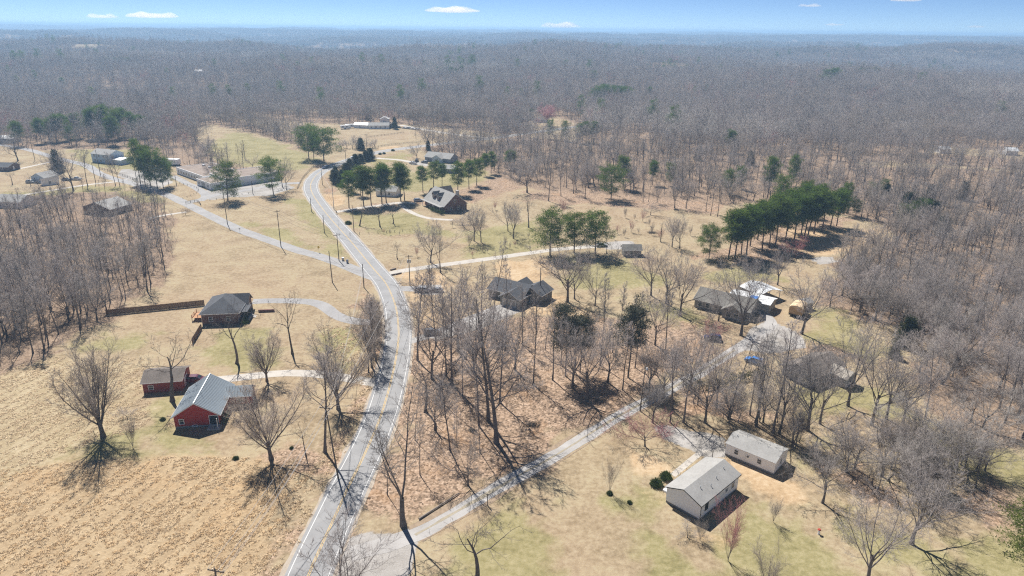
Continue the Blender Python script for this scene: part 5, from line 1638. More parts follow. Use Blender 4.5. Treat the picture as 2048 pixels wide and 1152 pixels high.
# its carport
h = House("carport", "open carport with a white metal gable roof beside the sprawling grey house", "carport", (1518, 606), (1560, 597), 8.5)
L, W = h.L, h.W
for x in (-L / 2 + .2, L / 2 - .2):
    for y in (-W / 2 + .2, 0, W / 2 - .2):
        MB().box(x - .08, x + .08, y - .08, y + .08, -.2, 2.7).build("post", MT["trim"], h.root)
m = MB()
for sg in (-1, 1):
    a_ = [(0, -W / 2 - .4, 3.9), (0, W / 2 + .4, 3.9), (sg * (L / 2 + .4), W / 2 + .4, 2.65), (sg * (L / 2 + .4), -W / 2 - .4, 2.65)]
    m.add(a_ + [(x, y, z + .1) for x, y, z in a_], [(0, 1, 2, 3), (7, 6, 5, 4), (0, 4, 5, 1), (1, 5, 6, 2), (2, 6, 7, 3), (3, 7, 4, 0)])
m.build("roof", MT["metalwhite"], h.root)
seams(h, -L / 2, L / 2, -W / 2, W / 2, 2.74, 1.14, 'y', .8, .4, "metalwhite", .1)
MB().box(-L / 2, L / 2, W / 2 - .1, W / 2 + .05, -.1, 2.7).build("rear_wall", MT["greysid"], h.root)
# 8 tan trailer and grey shed
h = House("box_trailer", "tan box trailer with a pale peaked cover parked on the lawn behind the dark tree", "trailer", (1576, 631), (1602, 637), 5.6)
L, W = h.L, h.W
MB().box(-L / 2, L / 2, -W / 2, W / 2, .75, 2.9).build("body", MT["tan"], h.root)
MB().prism([(-L / 2 - .08, 2.9), (L / 2 + .08, 2.9), (L / 2 - .5, 3.45), (0, 3.7), (-L / 2 + .5, 3.45)], -W / 2 - .1, W / 2 + .1).build("cover", MT["tanlight"], h.root).rotation_euler = (0, 0, R(90))
MB().box(-L / 2 + .1, L / 2 - .1, -W / 2 - .3, W / 2, .5, .74).build("chassis", MT["black"], h.root)
MB().tube((0, -W / 2 - .3, .6), (0, -W / 2 - 1.5, .5), .06).build("drawbar", MT["black"], h.root)
for x in (-L / 2 - .12, L / 2 + .12):
    for y in (-.5, .6):
        MB().tube((x - .1, y, .38), (x + .1, y, .38), .38, n=14).build("wheel", MT["rubber"], h.root)
h = House("grey_shed", "small grey shed behind the tan box trailer", "shed", (1606, 622), (1624, 618), 3.2)
h.block(-h.L / 2, h.L / 2, -1.6, 1.6, 2.3, .8, "greysid", "shgrey", 'x', .2); h.opening('f', .6, .1, .9, 1.9, kind="door", glass="greystone")
# 9 dark-roofed house in the trees
h = House("dark_roofed_house", "blue-grey house with a dark brown roof half hidden by bare trees on the right", "house", (1563, 749), (1621, 777), 12.5)
L, W = h.L, h.W
h.block(-L / 2, L / 2, -W / 2, W / 2, 2.8, 2.0, "bluegrey", "shbrown", 'y', .45)
for u in (1.0, 3.6, 5.6): h.opening('f', u, .9, 1.1, 1.3)
h.opening('r', 2.5, .9, 1.3, 1.2); h.opening('r', 7.5, .9, 1.3, 1.2); h.opening('l', 5, .8, 1.2, 1.2)
h.block(L / 2 - .6, L / 2 + 4.2, 1.0, W / 2 - 1.2, 2.6, 1.2, "bluegrey", "shtan", 'x', .4)
h.opening('f', 1.4, .9, 1.2, 1.2)
# 10 dormered brick house
h = House("dormered_house", "brick house with a steep pale front roof, two dormers and a pale chimney", "house", (850, 409), (889, 426), 12.0)
L, W = h.L, h.W
h.block(-L / 2, L / 2, -W / 2, W / 2, 3.2, 5.0, "redbrick", "shgrey", 'x', .5)
mb_ = h.last
h.opening('f', 3, .9, 1.3, 1.5); h.opening('f', 7.5, .4, 1.1, 2.2, kind="door", glass="white"); h.opening('f', 11.5, .9, 1.3, 1.5); h.opening('r', 3, .9, 1.1, 1.5); h.opening('r', 7, .9, 1.1, 1.5); h.opening('r', 5.2, 4.4, 1.0, 1.3)
for x in (-3.2, 1.2):
    h.block(x - 1.1, x + 1.1, -W / 2 + 1.3, -W / 2 + 4.6, 6.2, 1.2, "redbrick", "shdark", 'y', .25, z0=0.0, wname="dormer_wall", rname="dormer_roof")
    h.opening('f', .55, 5.0, 1.1, 1.1)
h.block(-L / 2 - 5.5, -L / 2 + 2.5, -1.5, W / 2 + 3, 3.0, 4.2, "redbrick", "shbrown", 'y', .45)
h.opening('f', 2.5, .1, 3.2, 2.3, kind="door", glass="white")
MB().box(L / 2 - 1.3, L / 2 - .2, .8, 2.1, 4, 9.6).build("chimney", MT["concrete"], h.root)
for x in (-L / 2 + 1.2, -1, 3, L / 2 - 1.0):
    MB().tube((x, -W / 2 - 1.9, -.1), (x, -W / 2 - 1.9, 2.7), .1).build("porch_post", MT["trim"], h.root)
MB().box(-L / 2 + .6, L / 2 - .4, -W / 2 - 2.2, -W / 2 - .55, 2.72, 2.86).build("porch_roof", MT["shgrey"], h.root)
# 11 blue-gabled house
h = House("blue_house", "house with a pale grey-blue roof and a blue front gable beside parked cars", "house", (850, 322), (900, 327), 10)
L, W = h.L, h.W
h.block(-L / 2, L / 2, -W / 2, W / 2, 2.9, 2.4, "bluegrey", "shgrey", 'x', .5)
h.opening('f', 2, .8, 1.4, 1.3); h.opening('f', 13, .8, 1.6, 1.3); h.opening('r', 3, .8, 1.4, 1.3)
h.block(-2.5, 4.5, -W / 2 - 2.5, 0, 2.9, 2.0, "bluesid", "shgrey", 'y', .45)
h.opening('f', 2.6, .4, 1.8, 2.0, kind="window")
# 12 flat-roofed building
h = House("flat_roofed_building", "long flat-roofed white building with brown gravel roofs behind the roadside pines", "building", (354, 347), (409, 367), 21)
L, W = h.L, h.W
h.block(-L / 2, L / 2, -W / 2, W / 2, 3.6, 0, "white", "gravelroof", kind='flat')
for k in range(9):
    h.opening('f', 2.2 + k * (L - 5) / 9, 1.0, 2.0, 1.4, rail=False)
h.opening('l', 9, .2, 2, 2.3, kind="door", glass="glass")
h.block(L / 2 - 3, L / 2 + 18, -6, 24, 4.4, 0, "white", "gravelroof", kind='flat')
for k in range(4): h.opening('f', 5 + k * 4, 1.0, 2.6, 1.5, rail=False)
h.block(L / 2 + 1.5, L / 2 + 18.6, -15, -6.3, 3.4, 0, "white", "gravelroof", kind='flat')
h.opening('f', 6, .1, 4.6, 2.6, kind="door", glass="glass"); h.opening('f', 2, 1.0, 2, 1.3); h.opening('f', 12.5, 1.0, 2.4, 1.3); h.opening('r', 3, 1, 2, 1.3)
for x in (-12, -4, 6, 12): MB().box(x - .8, x + .8, 2, 3.4, 3.7, 4.5).build("roof_unit", MT["galv"], h.root)
# white trailer beside it
h = House("white_trailer", "white box trailer parked behind the flat-roofed building", "trailer", (330, 331), (356, 332), 3.4)
L, W = h.L, h.W
MB().box(-L / 2, L / 2, -W / 2, W / 2, .8, 3.9).build("body", MT["white"], h.root)
MB().box(-L / 2 + .2, L / 2 - .2, -W / 2 + .2, W / 2 - .2, .45, .79).build("chassis", MT["black"], h.root)
for x in (-L / 2 + 1.5, -L / 2 + 2.6, L / 2 - 1.2):
    MB().tube((x, -W / 2 - .02, .45), (x, W / 2 + .02, .45), .45, n=12).build("wheel", MT["rubber"], h.root)
# others
def small_house(name, label, A, B, depth, hh, rise, wall, roof, ridge='x', kind='gable', wins=2, cat="house", base=None, group=None):
    h = House(name, label, cat, A, B, depth, group)
    h.block(-h.L / 2, h.L / 2, -depth / 2, depth / 2, hh, rise, wall, roof, ridge, .4, kind=kind, base=base)
    for k in range(wins):
        u = h.L * (k + .6) / (wins + .4) - .5
        h.opening('f', max(.4, u), .9, 1.1, 1.2)
    if cat == "house": h.opening('r', depth * .4, .3, .95, 2.0, kind="door", glass="white")
    return h
hh = small_house("pale_house", "pale blue-white two-storey house beyond the bare trees on the left", (185, 324), (222, 328), 10, 5.4, 2.2, "bluesid", "shgrey", 'x', wins=3)
for k in range(3): hh.opening('f', 2 + k * 4, 3.6, 1.2, 1.3)
hh.block(hh.L / 2 + .1, hh.L / 2 + 9, -5, 4, 2.8, .6, "bluesid", "metalwhite", 'x', .3)
small_house("cottage", "small white-gabled cottage with a grey roof left of the white garden shed", (64, 364), (90, 366), 9, 2.7, 2.2, "bluesid", "shgrey", 'y')
small_house("garden_shed", "white garden shed with a brown roof beside the small white-gabled cottage", (87, 372), (119, 368), 4.2, 2.4, 1.0, "white", "shbrown", 'x', wins=1, cat="shed")
small_house("brown_house", "brown brick house with a pale grey roof half sunk in the left wood", (168, 426), (222, 432), 12, 2.9, 2.6, "brownbrick", "shgrey", 'y', wins=2)
small_house("white_porch_house", "grey-roofed white house with a porch at the left picture edge", (-8, 415), (42, 417), 10, 2.9, 2.3, "white", "shgrey", 'x', wins=3)
small_house("dark_bungalow", "dark low house at the left picture edge above the concrete path", (-22, 342), (18, 343), 9, 2.6, 1.6, "brownbrick", "shdark", 'x', wins=2)
small_house("long_barn", "long pale-roofed building at the left picture edge among pines", (-22, 287), (28, 286), 10, 3.2, 1.6, "greysid", "metalwhite", 'x', wins=3, cat="barn")
small_house("dark_shed", "small dark stone shed with a curved roof at the end of the pale drive", (1247, 513), (1282, 513), 4.5, 2.6, 1.4, "greystone", "shwarm", 'x', wins=1, cat="shed")
small_house("pine_cottage", "small white house behind the row of pines by the main road", (752, 392), (792, 394), 8, 2.8, 2.0, "white", "shgrey", 'x', wins=2)
small_house("white_roof_house", "white metal roof glimpsed through the pines below the blue-gabled house", (876, 345), (908, 347), 8, 2.6, 1.6, "greysid", "shgrey", 'x', wins=2)
small_house("farmhouse", "long pale farmhouse with a grey roof at the far field edge", (737, 258), (778, 258), 9, 2.9, 1.8, "white", "shgrey", 'x', wins=4)
small_house("farm_building", "white-roofed farm building left of the long pale farmhouse", (708, 256), (735, 257), 8, 2.8, 1.4, "white", "metalwhite", 'x', wins=1, cat="barn")
small_house("farm_annex", "small white-roofed barn behind the long pale farmhouse", (760, 246), (778, 246), 8, 3.4, 1.8, "white", "metalwhite", 'y', wins=1, cat="barn")
small_house("shed_roof", "brown shed at the right end of the long pale farmhouse", (780, 256), (792, 256), 8, 2.8, 1.6, "brownbrick", "shbrown", 'y', wins=1, cat="shed")
small_house("white_gable_house", "white-gabled house under the pink blossoming tree", (1066, 244), (1092, 245), 9, 3.2, 3.2, "white", "shbrown", 'y', wins=2)
small_house("woodland_house", "pale house roof hidden in the forest right of the pink tree", (1192, 246), (1215, 246), 8, 3, 2, "greysid", "metalwhite", 'x', wins=2)
small_house("forest_house", "pale roof glimpsed in the right-hand forest clearing", (1880, 307), (1900, 307), 7, 3, 1.6, "white", "metalwhite", 'x', wins=1)
small_house("forest_cabin", "white cabin at the right edge of the forest clearing", (2012, 310), (2035, 311), 7, 3, 1.8, "white", "metalwhite", 'x', wins=1)
for k, (x, y, w) in enumerate([(400, 164, 20), (345, 118, 14), (1368, 152, 16), (1526, 148, 18), (820, 163, 16), (1690, 97, 12), (95, 218, 14), (1005, 92, 8)]):
    small_house("distant_house", ["low pale house far off in the upper left forest", "tiny pale house on the far left hillside", "pale house in a far clearing right of centre", "white house beside a bare bank far off at upper right", "pale roof deep in the forest above the farmstead",
                "tiny white roof near the horizon at upper right", "white roof in the forest at far left", "tiny white house on the hazy hillside above centre"][k], (x - w / 2, y), (x + w / 2, y), 10, 3.4, 2, "white", "metalwhite", 'x', wins=1)
# pink trees
plant_px("rose", 1094, 252, 204, "large pink budding tree beside the white-gabled house", wide=1.35)
plant_px("rose", 376, 226, 196, "large rose-pink budding tree in the forest left of the upper field", wide=1.35)
plant_px("pink", 300, 240, 212, "pale reddish tree in the forest above the pine belt", wide=1.2)

# ------------------------------------------------------------------ vehicles
def car(name, label, px, py, heading, kind, col, cat="car", group=None):
    """heading in degrees, world, of the nose (0 = +x, 90 = away from the viewer)"""
    g = G(px, py)
    root = empty(name, (g[0], g[1], .03), R(heading))
    tag(root, label, cat, group)
    if kind == 'suv':
        Lc, Wc = 4.8, 1.9
        low = [(-2.4, .45), (-2.35, 1.0), (-2.2, 1.12), (1.05, 1.1), (2.1, .98), (2.38, .75), (2.4, .42), (2.1, .3), (-2.2, .3)]
        cab = [(-2.15, 1.12), (-1.95, 1.68), (.1, 1.72), (.55, 1.6), (1.15, 1.1)]
    elif kind == 'van':
        Lc, Wc = 5.1, 1.95
        low = [(-2.55, .45), (-2.5, 1.05), (-2.45, 1.15), (1.5, 1.12), (2.35, .9), (2.55, .7), (2.55, .42), (2.2, .3), (-2.4, .3)]
        cab = [(-2.45, 1.15), (-2.3, 1.75), (.5, 1.78), (.8, 1.68), (1.6, 1.12)]
    elif kind == 'pickup':
        Lc, Wc = 5.6, 1.95
        low = [(-2.8, .55), (-2.8, 1.12), (1.2, 1.15), (2.5, 1.08), (2.75, .85), (2.8, .5), (2.4, .38), (-2.5, .38)]
        cab = [(-.75, 1.14), (-.6, 1.75), (.6, 1.8), (1.35, 1.14)]
    else:
        Lc, Wc = 4.6, 1.8
        low = [(-2.3, .45), (-2.28, .85), (-1.9, .95), (1.2, .93), (2.1, .8), (2.3, .6), (2.3, .4), (2.0, .26), (-2.1, .26)]
        cab = [(-1.75, .94), (-1.0, 1.4), (.2, 1.43), (1.15, .93)]
    def ext(prof, w0, w1, m=None):
        m = m or MB()
        zmax, zmin = max(z for _, z in prof), min(z for _, z in prof)
        n = len(prof)
        f = lambda z: w0 + (w1 - w0) * (z - zmin) / max(zmax - zmin, .01)
        vs = [(x, -f(z) / 2, z) for x, z in prof] + [(x, f(z) / 2, z) for x, z in prof]
        m.add(vs, [(k, (k + 1) % n, n + (k + 1) % n, n + k) for k in range(n)] + [tuple(range(n - 1, -1, -1)), tuple(range(n, 2 * n))])
        return m
    def bevel(o, w):
        b = o.modifiers.new("bevel", 'BEVEL'); b.width = w; b.segments = 2; b.limit_method = 'ANGLE'
    b = ext(low, Wc, Wc * .96).build("body", PAINT[col], root); bevel(b, .07)
    c = ext(cab, Wc * .95, Wc * .74).build("cabin", PAINT[col], root); bevel(c, .06)
    zt = max(z for _, z in cab); zb = cab[0][1]
    # glazing a little proud of the cabin
    sx0, sx1 = cab[0][0], cab[-1][0]
    mid = [p for p in cab[1:-1]]
    gl = MB()
    h0, h1 = zb + (zt - zb) * .14, zb + (zt - zb) * .84
    def xat(z, first):
        a, d = (cab[0], cab[1]) if first else (cab[-1], cab[-2])
        t = (z - a[1]) / (d[1] - a[1]); return a[0] + (d[0] - a[0]) * min(1, t)
    for sg in (-1, 1):
        wy = lambda z: sg * (Wc * .95 + (Wc * .74 - Wc * .95) * (z - zb) / (zt - zb)) / 2 + sg * .012
        q = [(xat(h0, 1) + .18, wy(h0), h0), (xat(h0, 0) - .2, wy(h0), h0), (xat(h1, 0) - .12, wy(h1), h1), (xat(h1, 1) + .12, wy(h1), h1)]
        gl.add(q + [(x, y - sg * .03, z) for x, y, z in q], [(0, 1, 2, 3), (7, 6, 5, 4), (0, 4, 5, 1), (1, 5, 6, 2), (2, 6, 7, 3), (3, 7, 4, 0)])
    gl.build("side_window", MT["glass"], root)
    for nm, first in (("rear_window", 1), ("windscreen", 0)):
        g_ = MB(); e = -.014 if first else .014
        w_ = lambda z: (Wc * .95 + (Wc * .74 - Wc * .95) * (z - zb) / (zt - zb)) / 2 - .12
        q = [(xat(h0, first) + e, -w_(h0), h0), (xat(h0, first) + e, w_(h0), h0), (xat(h1, first) + e, w_(h1), h1), (xat(h1, first) + e, -w_(h1), h1)]
        g_.add(q + [(x - e * 2, y, z) for x, y, z in q], [(0, 1, 2, 3), (7, 6, 5, 4), (0, 4, 5, 1), (1, 5, 6, 2), (2, 6, 7, 3), (3, 7, 4, 0)])
        g_.build(nm, MT["glass"], root)
    for x in (-Lc * .31, Lc * .32):
        for sg in (-1, 1):
            w = MB().tube((x, sg * (Wc / 2 - .2), .34), (x, sg * (Wc / 2 + .02), .34), .34, n=14).build("wheel", MT["rubber"], root)
            MB().tube((x, sg * (Wc / 2 + .021), .34), (x, sg * (Wc / 2 + .035), .34), .2, n=10).build("rim", MT["galv"], w)
    for sg in (-1, 1):
        MB().box(Lc / 2 - .12, Lc / 2 + .012, sg * .62 - .18, sg * .62 + .18, .62, .76).build("headlight", MT["lampglow"], root)
        MB().box(-Lc / 2 - .012, -Lc / 2 + .1, sg * .72 - .1, sg * .72 + .1, .72, .95).build("tail_light", MT["redpaint"], root)
    if kind == 'pickup':
        MB().box(-2.7, -.85, -.78, .78, 1.1, 1.152).build("load_bed", MT["black"], root)
    return root

car("parked_van", "dark maroon van parked between the red house and its outbuilding", 391, 764, 2, 'van', 'maroon', "van")
car("parked_car", "white estate car parked on the drive of the sprawling grey house", 1521, 619, 160, 'suv', 'white')
car("parked_car", "bright blue car standing at the end of the gravel lane", 1508, 726, 140, 'suv', 'blue')
car("parked_car", "dark navy car parked on the leaves left of the lane", 1425, 680, 165, 'suv', 'navy')
car("parked_car", "white car beside the pale concrete pad near the centre pines", 1203, 493, 5, 'sedan', 'white')
car("moving_car", "dark car on the main road in the shade of the big pines", 651, 337, 245, 'suv', 'navy')
car("moving_car", "white pickup on the main road beyond the big pines", 710, 316, 205, 'pickup', 'white', "pickup")
car("parked_car", "silver car under the twiggy trees on the short drive by the road bend", 843, 583, 170, 'suv', 'silver')
car("parked_car", "grey car on the short drive right of the silver one", 872, 583, 168, 'sedan', 'grey')
car("parked_car", "dark grey car beside the gravel drive right of the road bend", 864, 668, 15, 'suv', 'grey')
car("parked_car", "silver car at the garage end of the dormered brick house", 837, 403, 20, 'suv', 'silver')
car("parked_car", "white pickup left of the blue-gabled house", 826, 328, 150, 'pickup', 'white', "pickup")
car("parked_car", "black van in front of the blue-gabled house", 834, 323, 90, 'van', 'black', "van")
car("parked_car", "dark car nearest the blue-gabled house", 849, 326, 150, 'suv', 'grey')
car("parked_car", "pale car beside the white-gabled cottage on the left", 62, 366, 5, 'suv', 'silver')
car("parked_car", "silver pickup right of the white garden shed", 153, 360, 0, 'pickup', 'silver', "pickup")
car("parked_car", "dark car between the white garden shed and the silver pickup", 132, 361, 0, 'sedan', 'black')
for k, (x, y, c) in enumerate([(808, 257, 'white'), (816, 258, 'silver'), (825, 259, 'white'), (834, 260, 'white'), (797, 256, 'black')]):
    car("parked_car", f"{ordinal(k) if k < 4 else 'last dark'} car of the line right of the long pale farmhouse" if k < 4 else "dark car nearest the long pale farmhouse", x, y, 150, 'suv' if k % 2 else 'sedan', c, group="cars by the long pale farmhouse")
for k, (x, y) in enumerate([(690, 258), (699, 256)]):
    g = G(x, y); rv = empty("camper_trailer", (g[0], g[1], 0), R(20)); tag(rv, ("white camper trailer farthest left of the farm buildings", "white camper trailer next to the white-roofed farm building")[k], "trailer")
    m = MB().box(-3.6, 3.6, -1.2, 1.2, .6, 3.2).build("body", MT["white"], rv)
    MB().box(-2.4, -1.2, -1.23, -1.201, 1.6, 2.4).box(.8, 2.2, -1.23, -1.201, 1.6, 2.4).build("window", MT["glass"], rv)
    for sx in (-.6, .4): MB().tube((sx, -1.22, .38), (sx, 1.22, .38), .38, n=10).build("wheel", MT["rubber"], rv)

# ------------------------------------------------------------------ utility poles and lines
TOPS = {}
def pole(px, py, top, label, arm=True, ang=0.0, transformer=False, key=None, dx=0.0):
    g = G(px, py)
    h = hgt(px, py, top)
    o = empty("utility_pole", (g[0], g[1], 0), ang)
    tag(o, label, "utility pole", "utility poles")
    MB().tube((0, 0, -.4), (dx, 0, h), .17, .11, n=9).build("pole", MT["pole"], o)
    if arm:
        MB().box(dx - 1.25, dx + 1.25, .08, .2, h - .75, h - .58).build("crossarm", MT["pole"], o)
        for x in (-1.15, -.45, .45, 1.15):
            MB().tube((dx + x, .14, h - .58), (dx + x, .14, h - .36), .05, .03, n=6).build("insulator", MT["galv"], o)
    if transformer:
        for sx in ((-.4, .4) if transformer == 2 else (.36,)):
            MB().tube((dx + sx, -.2, h - 2.6), (dx + sx, -.2, h - 1.6), .24, n=10).build("transformer", MT["galv"], o)
    c, s = math.cos(ang), math.sin(ang)
    f = lambda x, y, z: Vector((g[0] + x * c - y * s, g[1] + x * s + y * c, z))
    TOPS[key or len(TOPS)] = [f(dx + x, .14, h - .36) for x in (-1.15, .45, 1.15)] + [f(dx, -.12, h - 2.4), f(dx, -.12, h - 3.0)]
    return o
pole(452, 1262, 1136, "utility pole cut off at the bottom edge with only its white crossarm in view", key="a", ang=R(-12))
pole(677, 957, 812, "tall leaning utility pole on the bank left of the main road", key="b", ang=R(-10), dx=-1.2)
pole(728, 575, 528, "short plain pole at the road bend beside the junction", arm=False, key="c")
pole(665, 565, 502, "plain leaning pole on the field below the side road", arm=False, key="d", dx=-.3)
pole(678, 521, 467, "utility pole with a small crossarm between the two roads", key="e", ang=R(30))
pole(562, 493, 420, "utility pole with a crossarm on the near edge of the side road", key="f", ang=R(40))
pole(455, 448, 378, "utility pole beside the side road in the pine's shadow", key="g", ang=R(40))
pole(276, 374, 318, "utility pole at the left end of the fenced car park", key="h", ang=R(40))
pole(820, 571, 510, "pole with a pair of transformers right of the main road", transformer=2, key="i", ang=R(10))
pole(668, 419, 372, "slim pole where the dormered house's drive meets the road", arm=False, key="j")
pole(708, 463, 410, "slim pole on the dormered house's lawn by the road", arm=False, key="k")
pole(645, 370, 330, "slim pole on the verge inside the road curve", key="l", ang=R(50))
pole(692, 324, 300, "utility pole beyond the big pines at the road", key="m", ang=R(60))
pole(623, 423, 395, "low reflector pole on the left verge of the main road", arm=False)
pole(649, 466, 430, "plain pole on the left verge of the main road above the junction", arm=False)
pole(490, 318, 280, "utility pole in the pale field behind the flat-roofed building", key="n")
pole(192, 368, 325, "slim pole on the concrete path left of the dark tree pair", arm=False)
pole(201, 350, 300, "slim pole right of the pale two-storey house", arm=False)
pole(70, 321, 285, "slim pole below the long pine belt", arm=False)
pole(353, 370, 350, "short pole at the front of the flat-roofed building", arm=False)
pole(506, 388, 362, "short pole on the grass in front of the flat-roofed building", arm=False)
pole(734, 299, 268, "utility pole at the road end of the upper field", key="o")
pole(832, 278, 254, "utility pole at the far end of the farm drive", key="p")
pole(1321, 484, 446, "broken grey pole on the orchard lawn", arm=False)
pole(1080, 597, 535, "plain pole behind the grey multi-gabled house", arm=False)
pole(838, 690, 622, "plain pole close to the right side of the road bend", arm=False)
pole(1045, 632, 612, "short post in front of the grey multi-gabled house", arm=False)
def wires(a, b, k=(0, 1, 2, 3), sag=1.0):
    m = MB()
    for i in k:
        p, q = TOPS[a][i], TOPS[b][i]
        pts = [p.lerp(q, t / 10) - Vector((0, 0, sag * 4 * (t / 10) * (1 - t / 10))) for t in range(11)]
        for u, v in zip(pts[:-1], pts[1:]): m.tube(u, v, .028, n=3, cap=False)
    return m
def line_(a, b, label, **kw):
    tag(wires(a, b, **kw).build("power_line", MT["wire"]), label, "power line", "overhead wires")
line_("a", "b", "overhead wires running over the hay field from the bottom edge pole to the leaning pole")
line_("b", "i", "overhead wires from the leaning pole across the road to the transformer pole", k=(0, 2, 3))
line_("b", "c", "overhead wires from the leaning pole along the hedgerow to the road bend", k=(3, 4))
line_("i", "e", "overhead wires from the transformer pole to the pole between the roads", k=(0, 2))
line_("e", "f", "overhead wires between the junction pole and the next pole along the side road", k=(0, 2, 3))
line_("f", "g", "overhead wires along the side road towards the pine's shadow", k=(0, 1, 2, 3))
line_("g", "h", "overhead wires along the side road past the pine clump", k=(0, 1, 2, 3))
line_("e", "j", "overhead wire from the junction pole to the slim pole by the dormered house's drive", k=(3,))
line_("j", "l", "overhead wires round the inside of the road curve", k=(0, 3))
line_("l", "m", "overhead wires from the curve to the pole beyond the big pines", k=(0, 2))
line_("c", "d", "low wire between the two plain poles below the side road", k=(3,))
# yard lamp
g = G(1280, 822)
h_ = hgt(1280, 822, 731)
yl = tag(empty("yard_lamp", (g[0], g[1], 0)), "tall wooden yard lamp pole beside the gravel lane with a white lamp head", "lamp post")
MB().tube((0, 0, -.3), (.35, 0, h_), .16, .1, n=9).build("pole", MT["pole"], yl)
MB().tube((.35, 0, h_ - .4), (.5, -1.0, h_ - .1), .05).build("arm", MT["galv"], yl)
MB().tube((.5, -1.0, h_ - .45), (.5, -1.0, h_ - .02), .3, .14, n=12).build("lamp_head", MT["lampglow"], yl)

# ------------------------------------------------------------------ fences
def board_fence(label, A, B, h=1.83, panel=2.4):
    a, b = G(*A)[:2], G(*B)[:2]
    L = float(np.linalg.norm(b - a)); n = max(2, round(L / panel)); d = (b - a) / L
    r = tag(empty("board_fence", (a[0], a[1], 0), math.atan2(d[1], d[0])), label, "fence")
    rg_ = random.Random(int(L * 10))
    w = L / n
    for k in range(n + 1):
        MB().box(k * w - .06, k * w + .06, .03, .15, -.2, h - .05).build("fence_post", MT["wood"], r)
    nb_ = 16
    for k in range(n):
        m = MB()
        for j in range(nb_):
            x = k * w + (j + .5) * w / nb_
            hh_ = h + rg_.uniform(-.03, .03)
            m.box(x - w / nb_ * .46, x + w / nb_ * .46, -.02 - (j % 2) * .006, .0, .03, hh_)
        for z in (.35, 1.4): m.box(k * w + .02, (k + 1) * w - .02, .001, .028, z, z + .09)
        m.build("fence_panel", MT["wood"], r)
board_fence("long brown upright-board fence running from the left wood to the hip-roofed brick house", (213, 631), (409, 611))
board_fence("short brown board fence slanting towards the viewer from the corner of the hip-roofed house", (403, 660), (385, 690))
def rail_fence(label, pts, h=1.2, step=3.0, rails=(0.45, .8, 1.15), mat="pole", thin=.05):
    Q = pxline(pts, step)
    r = tag(empty("rail_fence", (Q[0][0], Q[0][1], 0)), label, "fence")
    o = np.array([Q[0][0], Q[0][1]])
    for p in Q:
        x, y = p - o
        MB().box(x - .07, x + .07, y - .07, y + .07, -.2, h).build("fence_post", MT[mat], r)
    m = MB()
    for p, q in zip(Q[:-1], Q[1:]):
        for z in rails: m.tube((*(p - o), z), (*(q - o), z), thin, n=4, cap=False)
    k_ = m.build("fence_rail", MT[mat], r); k_["kind"] = "stuff"
rail_fence("dark rail fence between the side road and the flat-roofed building's car park", [(200, 338), (240, 350), (275, 362), (300, 372)])
rail_fence("dark rail fence along the front lawn of the flat-roofed building", [(372, 408), (395, 400), (402, 412)])
rail_fence("grey post and wire fence where the field meets the road curve", [(595, 378), (604, 360), (618, 343), (628, 334)], thin=.025)
rail_fence("dark rail fence along the farm drive at the far field", [(735, 276), (770, 271), (808, 266)])
rail_fence("dark rail fence along the far bend of the main road", [(745, 297), (775, 291), (808, 288), (850, 285)])
rail_fence("low post fence around the flat-roofed building's corner lawn", [(352, 366), (400, 378), (385, 392), (366, 398)], h=.8, thin=.02, rails=(.6,))
rail_fence("low post fence on the grass left of the roadside pine", [(420, 402), (470, 391), (510, 386)], h=.8, thin=.02, rails=(.6,))
rail_fence("thin wire fence across the dormered house's front lawn", [(700, 470), (740, 468), (790, 465), (820, 462)], h=1.0, thin=.015, rails=(.5, .9))
rail_fence("wooden rail fence by the big bare trees left of the sprawling grey house", [(1318, 585), (1370, 610), (1400, 625)], h=1.1)

# ------------------------------------------------------------------ small things
def mailbox(label, px, py):
    g = G(px, py)
    o = tag(empty("mailbox", (g[0], g[1], 0)), label, "mailbox")
    MB().box(-.06, .06, -.06, .06, -.2, 1.05).build("post", MT["pole"], o)
    MB().box(-.15, .15, -.32, .32, 1.05, 1.42).build("box", MT["black"], o)
mailbox("black mailbox by the main road at the brick house's drive", 769, 660)
mailbox("dark mailbox by the main road at the dormered house's drive", 673, 428)
mailbox("dark mailbox on the verge opposite the hedgerow drive", 768, 640)
g = G(638, 505); o = tag(empty("road_sign", (g[0], g[1], 0), R(-20)), "yellow diamond road sign on the grass beside the side road", "sign")
MB().tube((0, .03, -.2), (0, .03, 2.6), .04).build("post", MT["galv"], o)
MB().add([(0, 0, 1.5), (.6, 0, 2.1), (0, 0, 2.7), (-.6, 0, 2.1), (0, -.03, 1.5), (.6, -.03, 2.1), (0, -.03, 2.7), (-.6, -.03, 2.1)], [(0, 1, 2, 3), (7, 6, 5, 4), (0, 4, 5, 1), (1, 5, 6, 2), (2, 6, 7, 3), (3, 7, 4, 0)]).build("sign_plate", MT["yellow"], o)
g = G(480, 466); o = tag(empty("road_sign", (g[0], g[1], 0), R(30)), "thin white sign on the verge where the side road leaves the pine's shadow", "sign")
MB().tube((0, .03, -.2), (0, .03, 2.2), .04).build("post", MT["galv"], o)
MB().box(-.3, .3, -.03, 0, 1.5, 2.2).build("sign_plate", MT["trim"], o)
